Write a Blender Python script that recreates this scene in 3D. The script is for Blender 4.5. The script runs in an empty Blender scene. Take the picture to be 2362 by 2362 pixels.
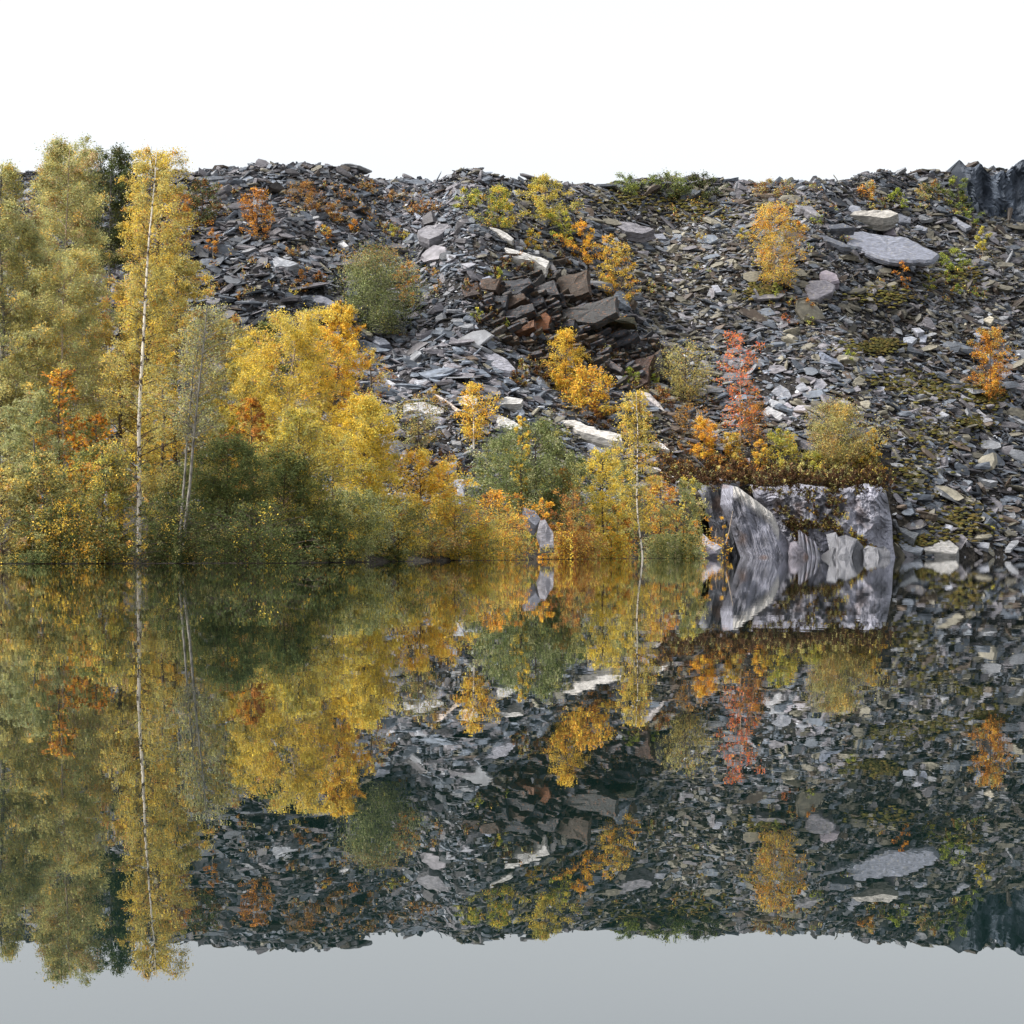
import bpy, math, random
import numpy as np
from mathutils import Vector

# ------------------------------------------------------------------ camera, sky, sun, exposure
scene = bpy.context.scene
F = 2400.0          # focal length in pixels of a 1024 px wide picture
HOR = 552.5         # picture row of the horizon
CH = 0.40           # height of the lens above the water
cam_d = bpy.data.cameras.new("camera"); cam = bpy.data.objects.new("camera", cam_d)
scene.collection.objects.link(cam); scene.camera = cam
cam.location = (0, 0, CH); cam.rotation_euler = (math.radians(90), 0, 0)
cam_d.sensor_width = 36; cam_d.lens = 36 * F / 1024
cam_d.shift_y = (HOR - 512) / 1024
cam_d.clip_start = 0.05; cam_d.clip_end = 6000
scene.render.resolution_x = 1024; scene.render.resolution_y = 1024

SUN_EL, SUN_AZ = math.radians(50), math.radians(250)   # azimuth measured clockwise from +Y (north)
world = bpy.data.worlds.new("World"); scene.world = world; world.use_nodes = True
wt = world.node_tree; wt.nodes.clear()
wo = wt.nodes.new("ShaderNodeOutputWorld"); bg = wt.nodes.new("ShaderNodeBackground")
sky = wt.nodes.new("ShaderNodeTexSky"); sky.sky_type = 'NISHITA'; sky.sun_disc = False
sky.sun_elevation = SUN_EL; sky.sun_rotation = SUN_AZ
sky.air_density = 1.0; sky.dust_density = 4.0; sky.ozone_density = 1.0
hs = wt.nodes.new("ShaderNodeHueSaturation"); hs.inputs['Saturation'].default_value = 0.22
wt.links.new(sky.outputs[0], hs.inputs['Color']); wt.links.new(hs.outputs[0], bg.inputs[0])
bg.inputs[1].default_value = 0.13
wt.links.new(bg.outputs[0], wo.inputs[0])
sd = bpy.data.lights.new("sun", 'SUN'); sun = bpy.data.objects.new("sun", sd)
scene.collection.objects.link(sun)
sd.energy = 1.5; sd.angle = math.radians(12); sd.color = (1.0, 0.95, 0.88)
sdir = Vector((math.sin(SUN_AZ) * math.cos(SUN_EL), math.cos(SUN_AZ) * math.cos(SUN_EL), math.sin(SUN_EL)))
sun.rotation_euler = (-sdir).to_track_quat('-Z', 'Y').to_euler()
sun.location = (-150, -30, 150)
scene.view_settings.view_transform = 'Standard'; scene.view_settings.look = 'None'
scene.view_settings.gamma = 1.0; scene.view_settings.use_curve_mapping = False
scene.view_settings.exposure = 1.25
scene.cycles.max_bounces = 5
scene.cycles.diffuse_bounces = 2; scene.cycles.transparent_max_bounces = 4

R = np.random.default_rng(11)
random.seed(5)
COL = scene.collection

# ------------------------------------------------------------------ noise
def _h(ix, iy, iz, seed):
    n = (ix.astype(np.int64) * 374761393 + iy.astype(np.int64) * 668265263
         + iz.astype(np.int64) * 2147483647 + seed * 1274126177)
    n = (n ^ (n >> 13)) * 1274126177
    n = (n ^ (n >> 16)) & 0xffffff
    return n / float(0xffffff)
def vnoise(x, y, z=0.0, seed=0):
    x, y, z = np.broadcast_arrays(np.asarray(x, float), np.asarray(y, float), np.asarray(z, float))
    fx, fy, fz = np.floor(x), np.floor(y), np.floor(z)
    u, v, w = x - fx, y - fy, z - fz
    u = u*u*(3-2*u); v = v*v*(3-2*v); w = w*w*(3-2*w)
    r = 0
    for a in (0, 1):
        for b in (0, 1):
            for c in (0, 1):
                wt_ = (u if a else 1-u) * (v if b else 1-v) * (w if c else 1-w)
                r = r + wt_ * _h(fx+a, fy+b, fz+c, seed)
    return r * 2 - 1
def fbm(x, y, z=0.0, seed=0, oct=4):
    s, a = 0, 1.0
    for o in range(oct):
        s = s + a * vnoise(np.asarray(x)*2**o, np.asarray(y)*2**o, np.asarray(z)*2**o, seed+o*17); a *= .5
    return s

# ------------------------------------------------------------------ terrain
YS = ([-300,-60,-20,-8,-3,3,12,14.2,15.6,34.0,36.5,44,60,300], [70,78,85,93,116,150,180,184,200,202,203,207,215,262])   # shoreline
YT = ([-300,-60,-20,-4,3,9,15.5,31,37.5,44,60,300], [170,178,182,185,190,196,204,205,203.5,207,215,262])   # toe of the tip
ZT = ([-300,-20,3,9,15.5,31,37.5,44,300], [4.2,4.2,4.3,5.4,7.0,7.0,1.2,0.0,0.0])            # height at the toe
SLOPE = 0.72
def T0(X, Y):
    X = np.asarray(X, float); Y = np.asarray(Y, float)
    ys = np.interp(X, *YS); yt = np.interp(X, *YT); zt = np.interp(X, *ZT)
    s = Y - ys
    L = np.maximum(yt - ys, .01)
    t = np.clip(s / L, 0, 1)
    rocky = np.clip((X-14.2)/1.5, 0, 1) * np.clip((35.0-X)/1.5, 0, 1)
    step = np.clip(s / 2.5, 0, 1)
    bank = zt * (t*(1-rocky) + rocky*(0.80*step*step*(3-2*step) + 0.20*t))
    z = np.where(s > 0, bank, np.maximum(0.35*s, -5))
    up = np.maximum(Y - yt, 0) * SLOPE
    z = z + up
    yc = (SLOPE*yt - zt + .4) / (SLOPE - .1585)
    hc = .4 + .1585*yc + 1.2*vnoise(X/13, 3.3, 0, 5) - .9 + .35*vnoise(X/3.7, 1.3, 0, 6)
    z = np.where(z > hc, hc + (z-hc)*0.04, z)
    return z
def project(X, Y, Z):
    return 512 + X/Y*F, HOR - (Z-CH)/Y*F
_ys = np.linspace(60, 420, 1801)
def hit(px, py, T=None):
    T = T or T1
    dx = (px-512)/F; dz = (HOR-py)/F
    Xs = dx*_ys; Zs = CH + dz*_ys
    zt = T(Xs, _ys)
    m = zt >= Zs
    if not m.any(): return np.array([dx*300, 300., CH+dz*300])
    i = int(np.argmax(m))
    if i == 0: Y = _ys[0]
    else:
        a = Zs[i-1]-zt[i-1]; b = zt[i]-Zs[i]; Y = _ys[i-1] + (_ys[i]-_ys[i-1])*a/(a+b+1e-9)
    return np.array([dx*Y, Y, CH+dz*Y])
RELIEF = [  # px, py, radius across (m), radius in depth (m), height (m)
    (405,250,3.2,12,-2.6),(385,330,3.5,9,-1.6),(470,235,4.0,9,1.9),(500,262,3.5,6,1.6),
    (530,300,6,5,1.7),(590,305,6,5,1.2),(600,360,5,4.5,-1.1),(560,375,4,4,-1.5),
    (650,420,4,3,1.2),(270,290,4,5,1.6),(250,318,5,2.5,-1.5),(300,250,5,5,1.2),
    (860,330,9,4.5,-2.2),(900,305,8,4,1.6),(770,275,6,6,.9),(840,232,7,3,1.5),(700,210,8,5,-.5),
    (960,430,6,6,1.0),(940,505,5,3,-1.2),(975,520,4,2.5,1.0),(450,415,5,5,.8)]
REL = []
for (px,py,rx,ry,a) in RELIEF:
    p = hit(px, py, T0); REL.append((p[0],p[1],rx,ry,a))
def T1(X, Y):
    X = np.asarray(X, float); Y = np.asarray(Y, float)
    z = T0(X, Y)
    yt = np.interp(X, *YT)
    m = np.clip((Y-yt)/6, 0, 1)
    for (cx,cy,rx,ry,a) in REL:
        z = z + a*np.exp(-((X-cx)/rx)**2-((Y-cy)/ry)**2)
    n = .8*vnoise(X/11, Y/11, 0, 1) + .45*vnoise(X/4.3, Y/4.3, 0, 2) + .22*vnoise(X/1.7, Y/1.7, 0, 3)
    ys = np.interp(X, *YS)
    return z + m*n + .12*(1-m)*vnoise(X/2.1, Y/2.1, 0, 3)*np.clip((Y-ys)/4,0,1)
def tnorm(X, Y, e=.6):
    gx = (T1(X+e, Y)-T1(X-e, Y))/(2*e); gy = (T1(X, Y+e)-T1(X, Y-e))/(2*e)
    n = np.stack([-gx, -gy, np.ones_like(gx)], -1)
    return n/np.linalg.norm(n, axis=-1, keepdims=True)
def tile(c, n): return np.repeat(np.asarray(c, float)[None,:], n, 0)

# ------------------------------------------------------------------ mesh helpers
def mesh_np(name, V, faces=None, tris=None, quads=None, col=None, smooth=False):
    me = bpy.data.meshes.new(name)
    V = np.ascontiguousarray(V, dtype=np.float32)
    loops = []; starts = []
    if tris is not None and len(tris):
        loops.append(np.asarray(tris).reshape(-1)); starts.append(np.full(len(tris), 3))
    if quads is not None and len(quads):
        loops.append(np.asarray(quads).reshape(-1)); starts.append(np.full(len(quads), 4))
    if faces:
        loops.append(np.array([i for f in faces for i in f])); starts.append(np.array([len(f) for f in faces]))
    L = np.concatenate(loops).astype(np.int32); cnt = np.concatenate(starts)
    st = np.concatenate([[0], np.cumsum(cnt)[:-1]]).astype(np.int32)
    me.vertices.add(len(V)); me.vertices.foreach_set('co', V.ravel())
    me.loops.add(len(L)); me.loops.foreach_set('vertex_index', L)
    me.polygons.add(len(st)); me.polygons.foreach_set('loop_start', st)
    me.polygons.foreach_set('use_smooth', np.full(len(st), bool(smooth)))
    if col is not None:
        a = me.color_attributes.new('Col', 'FLOAT_COLOR', 'POINT')
        c = np.ones((len(V), 4), np.float32); c[:, :3] = col
        a.data.foreach_set('color', c.ravel())
    me.update(calc_edges=True)
    return me
def link(name, me, mat=None, parent=None, loc=None):
    o = bpy.data.objects.new(name, me); COL.objects.link(o)
    if mat is not None and me is not None and len(me.materials) == 0: me.materials.append(mat)
    if parent is not None: o.parent = parent
    if loc is not None: o.location = loc
    return o
def tag(o, label=None, cat=None, group=None, kind=None):
    if label: o['label'] = label
    if cat: o['category'] = cat
    if group: o['group'] = group
    if kind: o['kind'] = kind
    return o
def empty(name, loc):
    o = bpy.data.objects.new(name, None); COL.objects.link(o); o.location = loc; o.empty_display_size = .3
    return o

# ------------------------------------------------------------------ materials
def newmat(name):
    m = bpy.data.materials.new(name); m.use_nodes = True
    nt = m.node_tree; nt.nodes.clear()
    out = nt.nodes.new("ShaderNodeOutputMaterial")
    return m, nt, out
def N(nt, t, **k):
    n = nt.nodes.new(t)
    for a, b in k.items():
        if a in n.inputs.keys(): n.inputs[a].default_value = b
        else: setattr(n, a, b)
    return n
def ramp(nt, src, stops):
    r = nt.nodes.new("ShaderNodeValToRGB")
    el = r.color_ramp.elements
    while len(el) < len(stops): el.new(.5)
    for e, (p, c) in zip(el, stops):
        e.position = p; e.color = (c[0], c[1], c[2], 1) if not np.isscalar(c) else (c, c, c, 1)
    nt.links.new(src, r.inputs[0]); return r
def stone_mat(name, lichen=(.36,.33,.26), lamt=.55, scale=1.0, rough=.55, streak=(1,1,6), rot=(0,0,0), spec=.4, bump=.35, con=1.0):
    m, nt, out = newmat(name); L = nt.links
    b = N(nt, "ShaderNodeBsdfPrincipled"); b.inputs['Specular IOR Level'].default_value = spec
    tc = N(nt, "ShaderNodeTexCoord"); mp = N(nt, "ShaderNodeMapping")
    mp.inputs['Rotation'].default_value = rot; mp.inputs['Scale'].default_value = streak
    L.new(tc.outputs['Object'], mp.inputs[0])
    at = N(nt, "ShaderNodeAttribute", attribute_name='Col')
    n1 = N(nt, "ShaderNodeTexNoise"); n1.inputs['Scale'].default_value = 2.2*scale; n1.inputs['Detail'].default_value = 8; n1.inputs['Roughness'].default_value = .65
    L.new(mp.outputs[0], n1.inputs['Vector'])
    n2 = N(nt, "ShaderNodeTexNoise"); n2.inputs['Scale'].default_value = 3.1*scale; n2.inputs['Detail'].default_value = 6; n2.inputs['Roughness'].default_value = .7
    L.new(tc.outputs['Object'], n2.inputs['Vector'])
    r1 = ramp(nt, n1.outputs[0], [(.32, 1-.65*con), (.5, .95), (.68, 1+.7*con)])
    mul = N(nt, "ShaderNodeMix", data_type='RGBA', blend_type='MULTIPLY'); mul.inputs[0].default_value = 1
    L.new(at.outputs['Color'], mul.inputs[6]); L.new(r1.outputs[0], mul.inputs[7])
    r2 = ramp(nt, n2.outputs[0], [(lamt, 0.0), (lamt+.12, .75)])
    mx = N(nt, "ShaderNodeMix", data_type='RGBA'); mx.inputs[7].default_value = (*lichen, 1)
    L.new(r2.outputs[0], mx.inputs[0]); L.new(mul.outputs[2], mx.inputs[6])
    L.new(mx.outputs[2], b.inputs['Base Color'])
    r3 = ramp(nt, n1.outputs[0], [(.3, rough-.15), (.7, rough+.2)]); L.new(r3.outputs[0], b.inputs['Roughness'])
    bp = N(nt, "ShaderNodeBump"); bp.inputs['Strength'].default_value = bump; bp.inputs['Distance'].default_value = .12
    L.new(n1.outputs[0], bp.inputs['Height']); L.new(bp.outputs[0], b.inputs['Normal'])
    L.new(b.outputs[0], out.inputs[0])
    return m
def leaf_mat(name, trans=.48, rough=.6):
    m, nt, out = newmat(name); L = nt.links
    at = N(nt, "ShaderNodeAttribute", attribute_name='Col')
    b = N(nt, "ShaderNodeBsdfPrincipled"); b.inputs['Roughness'].default_value = rough; b.inputs['Specular IOR Level'].default_value = .25
    t = N(nt, "ShaderNodeBsdfTranslucent"); mx = N(nt, "ShaderNodeMixShader"); mx.inputs[0].default_value = trans
    L.new(at.outputs['Color'], b.inputs['Base Color']); L.new(at.outputs['Color'], t.inputs['Color'])
    L.new(b.outputs[0], mx.inputs[1]); L.new(t.outputs[0], mx.inputs[2]); L.new(mx.outputs[0], out.inputs[0])
    return m
def bark_mat(name, c, dark=(.03,.025,.02), birch=False):
    m, nt, out = newmat(name); L = nt.links
    b = N(nt, "ShaderNodeBsdfPrincipled"); b.inputs['Roughness'].default_value = .75
    tc = N(nt, "ShaderNodeTexCoord"); mp = N(nt, "ShaderNodeMapping")
    mp.inputs['Scale'].default_value = (2.2, 2.2, 2.6) if birch else (8, 8, 2)
    L.new(tc.outputs['Object'], mp.inputs[0])
    n = N(nt, "ShaderNodeTexNoise"); n.inputs['Scale'].default_value = 1.6; n.inputs['Detail'].default_value = 5
    L.new(mp.outputs[0], n.inputs['Vector'])
    r = ramp(nt, n.outputs[0], [(.42, dark), (.47, c)] if birch else [(.3, dark), (.7, c)])
    L.new(r.outputs[0], b.inputs['Base Color']); L.new(b.outputs[0], out.inputs[0])
    return m
M = {}
M['slate'] = stone_mat('slate', lamt=.62)
M['slate_warm'] = stone_mat('lichened_slate', lamt=.57)
M['bedrock'] = stone_mat('bedrock', lichen=(.26,.11,.045), lamt=.56, scale=1.3, streak=(1.0,1.0,6), rot=(0,math.radians(-28),0), bump=.8)
M['cliff_rock'] = stone_mat('grey_cliff_rock', lichen=(.29,.28,.285), lamt=.62, scale=1.5, streak=(6.5,3,1.5), rot=(0,math.radians(-20),0), bump=.7, con=.6)
M['leaf'] = leaf_mat('leaf'); M['heather'] = leaf_mat('heather_twig', .15, .8)
M['moss'] = leaf_mat('moss', .0, .9)
M['block_rock'] = stone_mat('blotched_grey_rock', lichen=(.27,.26,.265), lamt=.58, scale=1.6, streak=(2.2,1,1.0), rot=(0,math.radians(-12),0), bump=.6, con=.5)
M['birch_bark'] = bark_mat('white_birch_bark', (.78,.72,.62), (.05,.035,.03), True)
M['grey_bark'] = bark_mat('grey_bark', (.30,.28,.24))
M['brown_bark'] = bark_mat('brown_bark', (.10,.06,.04))
M['pale_bark'] = bark_mat('pale_bark', (.42,.34,.26), (.16,.12,.09))

# ------------------------------------------------------------------ ground sheet
def ground_colour(X, Y, Z):
    base = np.array([.007,.007,.008])[None,:]*np.ones((len(X),1))  # near-black: shade in the gaps between stones put into the colour
    yt = np.interp(X, *YT)
    k = np.clip((yt+3-Y)/6, 0, 1)[:,None]        # leaf litter and soil on the flat bank
    litter = np.array([.014,.011,.006])[None,:]
    c = base*(1-k)+litter*k
    n = (fbm(X/6, Y/6, 0, 31)*.5+.5)[:,None]
    brown = np.array([.016,.011,.006])[None,:]
    return c*(1-.5*n)+brown*.5*n
def add_ground():
    xs = np.unique(np.concatenate([np.linspace(-1500,-80,12), np.arange(-80,95,.6), np.linspace(95,1500,12)]))
    ys = np.unique(np.concatenate([np.linspace(-300,60,6), np.arange(60,330,.6), np.linspace(330,3000,14)]))
    XX, YY = np.meshgrid(xs, ys)
    ZZ = T1(XX.ravel(), YY.ravel())
    near = YY.ravel() < 60
    ZZ[near] = -5
    V = np.stack([XX.ravel(), YY.ravel(), ZZ], -1)
    w = len(xs); i = np.arange(len(ys)-1)[:,None]*w+np.arange(w-1)[None,:]; i = i.ravel()
    q = np.stack([i, i+1, i+w+1, i+w], -1)
    me = mesh_np('ground', V, quads=q, col=ground_colour(V[:,0], V[:,1], V[:,2]))
    m, nt, out = newmat('gap_shaded_slate_waste'); L = nt.links
    b = N(nt, "ShaderNodeBsdfPrincipled"); b.inputs['Roughness'].default_value = .9
    at = N(nt, "ShaderNodeAttribute", attribute_name='Col')
    tc = N(nt, "ShaderNodeTexCoord"); v = N(nt, "ShaderNodeTexVoronoi"); v.inputs['Scale'].default_value = 3.5
    L.new(tc.outputs['Object'], v.inputs['Vector'])
    mul = N(nt, "ShaderNodeMix", data_type='RGBA', blend_type='MULTIPLY'); mul.inputs[0].default_value = 1
    r = ramp(nt, v.outputs['Color'], [(.0, .5), (.6, 1.3), (1, 3.2)])
    L.new(at.outputs['Color'], mul.inputs[6]); L.new(r.outputs[0], mul.inputs[7]); L.new(mul.outputs[2], b.inputs['Base Color'])
    bp = N(nt, "ShaderNodeBump"); bp.inputs['Strength'].default_value = .8; bp.inputs['Distance'].default_value = .2
    L.new(v.outputs['Distance'], bp.inputs['Height']); L.new(bp.outputs[0], b.inputs['Normal'])
    L.new(b.outputs[0], out.inputs[0])
    tag(link('ground', me, m), kind='structure')
add_ground()

# ------------------------------------------------------------------ lake
def add_water():
    V = np.array([[-1400,-280,0],[1400,-280,0],[1400,420,0],[-1400,420,0]], float)
    me = mesh_np('water', V, quads=np.array([[0,1,2,3]]))
    m, nt, out = newmat('still_dark_water'); L = nt.links
    b = N(nt, "ShaderNodeBsdfPrincipled")
    b.inputs['Base Color'].default_value = (.004,.013,.011,1); b.inputs['Roughness'].default_value = .0
    b.inputs['IOR'].default_value = 2.9; b.inputs['Specular IOR Level'].default_value = .5
    tc = N(nt, "ShaderNodeTexCoord"); mp = N(nt, "ShaderNodeMapping"); mp.inputs['Scale'].default_value = (1.6, .55, 1)
    L.new(tc.outputs['Object'], mp.inputs[0])
    n = N(nt, "ShaderNodeTexNoise"); n.inputs['Scale'].default_value = 2.4; n.inputs['Detail'].default_value = 5; n.inputs['Roughness'].default_value = .45
    L.new(mp.outputs[0], n.inputs['Vector'])
    mp2 = N(nt, "ShaderNodeMapping"); mp2.inputs['Scale'].default_value = (.05, .012, 1); L.new(tc.outputs['Object'], mp2.inputs[0])
    n2 = N(nt, "ShaderNodeTexNoise"); n2.inputs['Scale'].default_value = 1; n2.inputs['Detail'].default_value = 3
    L.new(mp2.outputs[0], n2.inputs['Vector'])
    r = ramp(nt, n2.outputs[0], [(.35, .25), (.6, 1.0)])
    mu = N(nt, "ShaderNodeMath", operation='MULTIPLY'); L.new(n.outputs[0], mu.inputs[0]); L.new(r.outputs[0], mu.inputs[1])
    bp = N(nt, "ShaderNodeBump"); bp.inputs['Strength'].default_value = 1.0; bp.inputs['Distance'].default_value = WATER_BUMP
    L.new(mu.outputs[0], bp.inputs['Height']); L.new(bp.outputs[0], b.inputs['Normal'])
    L.new(b.outputs[0], out.inputs[0])
    tag(link('water', me, m), kind='structure')
WATER_BUMP = 0.0009
add_water()

# ------------------------------------------------------------------ size, tone and warmth of the slate over the hillside (read off the photograph)
ANCH = np.array([  # px, py, stone size px, brightness, warmth
 (230,260,12,.62,0),(300,320,13,.60,0),(330,205,8,.60,.1),(300,235,9,.7,.1),(430,230,6.5,.85,0),(450,280,8,.95,0),
 (405,260,7,.65,0),(430,350,13,1.25,0),(440,385,16,1.5,0),(490,400,14,1.4,0),(400,400,15,1.2,0),(460,440,6,1.7,.15),(450,480,7,1.5,.2),
 (620,400,9,1.0,.1),(640,230,7,.8,.5),(660,300,7,.8,.6),(700,260,7,.8,.5),(800,350,8,.95,.3),(850,210,7,.8,.2),
 (950,290,8,.62,.4),(880,325,8,.62,.5),(780,380,13,1.1,.1),(900,420,10,1.0,.4),(960,460,12,.95,.2),(960,530,14,.9,.3),
 (550,310,8,.42,.6),(600,350,8,.45,.6),(620,320,10,.8,0),(540,230,8,.8,.3),(960,380,11,.95,.3),(660,450,8,1.1,.6),(560,450,7,1.3,.4)], float)
def field(px, py):
    px = np.asarray(px, float)[:,None]; py = np.asarray(py, float)[:,None]
    d2 = (px-ANCH[None,:,0])**2 + 1.6*(py-ANCH[None,:,1])**2 + 120
    w = 1/d2**1.5; w /= w.sum(1, keepdims=True)
    return w@ANCH[:,2], w@ANCH[:,3], w@ANCH[:,4]
def stone_cols(n, tone, warm):
    cool = np.array([.085,.098,.118]); purple = np.array([.122,.116,.126]); olive = np.array([.150,.138,.105]); brown = np.array([.075,.056,.042]); pale=np.array([.28,.29,.31])
    r = R.random(n); c = np.where((r < .55)[:,None], cool, purple)
    r2 = R.random(n)
    c = np.where((r2 < warm*1.15)[:,None], np.where((R.random(n) < .7)[:,None], olive, brown), c)
    c = np.where((R.random(n) < .10)[:,None], pale, c)
    v = tone*np.exp(R.normal(0, .33, n))
    return c*v[:,None]

# ------------------------------------------------------------------ template plates
def template(rng, n=7, full=True):
    a = np.sort(rng.random(n)*.55 + np.arange(n))/n*2*np.pi + rng.random()*6
    asp = rng.uniform(.34, .75)
    r = rng.uniform(.72, 1.12, n)
    ring = np.stack([np.cos(a)*r, np.sin(a)*r*asp], -1)*.5
    t = rng.uniform(.035, .12)
    sh = rng.uniform(-.07, .07, 2)
    til = rng.uniform(-.12, .12, 2)
    top = ring*rng.uniform(.82, .95) + sh
    topz = t/2 + top@til
    bot = ring*rng.uniform(.8, 1.0, (n,1)); botz = np.full(n, -t/2)
    if full:
        mid = ring*rng.uniform(.97, 1.1, (n,1)); midz = rng.uniform(-.1, .3, n)*t
        V = np.concatenate([np.c_[bot, botz], np.c_[mid, midz], np.c_[top, topz], [[sh[0], sh[1], t/2+rng.uniform(0,.02)]]])
        tr = []
        for k in range(n):
            j = (k+1) % n
            for o in (0, n):
                tr += [(o+k, o+j, o+n+j), (o+k, o+n+j, o+n+k)]
            tr.append((2*n+k, 2*n+j, 3*n))
        for k in range(1, n-1): tr.append((0, k+1, k))
    else:
        V = np.concatenate([np.c_[bot, botz], np.c_[top, topz]])
        tr = []
        for k in range(n):
            j = (k+1) % n
            tr += [(k, j, n+j), (k, n+j, n+k)]
        for k in range(1, n-1): tr.append((n, n+k, n+k+1))
    return V, np.array(tr)
rt = np.random.default_rng(3)
TF = [template(rt, int(rt.integers(6, 9)), True) for _ in range(26)]
TS = [template(rt, int(rt.integers(4, 7)), False) for _ in range(26)]

def frames(n, nrm, spread, up_mix, droop):
    """random orientations: z axis near the slope normal, long axis mostly across the slope"""
    z = nrm*(1-up_mix[:,None]) + np.array([0,0,1.])*up_mix[:,None] + R.normal(0, 1, (n,3))*spread[:,None]
    z /= np.linalg.norm(z, axis=1, keepdims=True)
    ang = R.normal(droop, .55, n)
    x = np.stack([np.cos(ang), np.zeros(n)+.15*R.normal(size=n), -np.sin(ang)], -1)
    x -= z*(x*z).sum(1, keepdims=True); x /= np.linalg.norm(x, axis=1, keepdims=True)+1e-9
    y = np.cross(z, x)
    return x, y, z

def scatter():
    Nc = 560000
    X = R.uniform(-62, 72, Nc); yt = np.interp(X, *YT)
    Y = yt - 6 + R.random(Nc)*82
    Z = T1(X, Y); px, py = project(X, Y, Z)
    ok = (px > -25) & (px < 1050) & (py > 150) & (py < 561) & (Z > -.6)
    ok &= ~((px > 700) & (px < 893) & (py > 452))
    X, Y, Z, px, py = (a[ok] for a in (X, Y, Z, px, py))
    size, tone, warm = field(px, py)
    keep = R.random(len(X)) < np.clip((6.6/size)**2, 0, 1)*.9
    for poly in CLEAR:
        x0, y0 = poly.min(0)-2; x1, y1 = poly.max(0)+2
        s_ = np.where(keep & (px > x0) & (px < x1) & (py > y0) & (py < y1+3))[0]
        if not len(s_): continue
        ins = np.zeros(len(s_), bool); q = (poly-poly.mean(0))*1.06+poly.mean(0)
        for a, b in zip(q, np.roll(q, -1, 0)):
            for dy in (0,):
                c = ((a[1] > py[s_]) != (b[1] > py[s_])) & (px[s_] < (b[0]-a[0])*(py[s_]-a[1])/(b[1]-a[1]+1e-9)+a[0])
                ins ^= c
        keep[s_[ins]] = False
    left = (px < 210) & (R.random(len(X)) < .5)
    keep &= ~left
    X, Y, Z, px, py, size, tone, warm = (a[keep] for a in (X, Y, Z, px, py, size, tone, warm))
    n = len(X)
    # large-scale patches of wetter, darker or paler stone
    patch = fbm(X/7, Y/9, 0, 77, 3)
    tone = tone*np.exp(.32*patch)
    s = size*Y/F*np.exp(R.normal(-.17, .45, n))
    small = R.random(n) < .64; s = np.where(small, s*R.uniform(.25,.6,n), s)
    nrm = tnorm(X, Y)
    fr = frames(n, nrm, np.full(n, .34), R.random(n)**1.2*.95, .22 + 0*X)
    thick = np.exp(R.normal(.1, .5, n))
    cols = stone_cols(n, tone, warm)
    order = np.argsort(-s)
    return X, Y, Z, s, nrm, fr, thick, cols, px, py, order
ZONES = [((0,235,0,1e4), 'dark slate slab on the scree behind the birches at far left', 'dark slabs behind the left birches'),
         ((235,345,0,1e4), 'dark blue slate slab on the upper left scree above the golden birch', 'dark slabs on the upper left scree'),
         ((345,540,330,1e4), 'pale angular slate slab heaped on the central chute of scree', 'pale slabs heaped in the centre'),
         ((345,540,0,330), 'grey slate slab on the gully beside the central ridge', 'grey slabs on the central gully'),
         ((540,720,0,1e4), 'blue-grey slate slab strewn below and right of the dark outcrop', 'slabs right of the dark outcrop'),
         ((720,2000,0,300), 'grey slate slab on the top right slope around the big pale slab', 'slabs around the big pale slab'),
         ((720,2000,300,440), 'grey lichened slate slab on the middle of the right hand scree', 'slabs on the middle right scree'),
         ((720,2000,440,1e4), 'grey slate slab on the lower right scree beside the water', 'slabs low on the right scree')]
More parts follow.
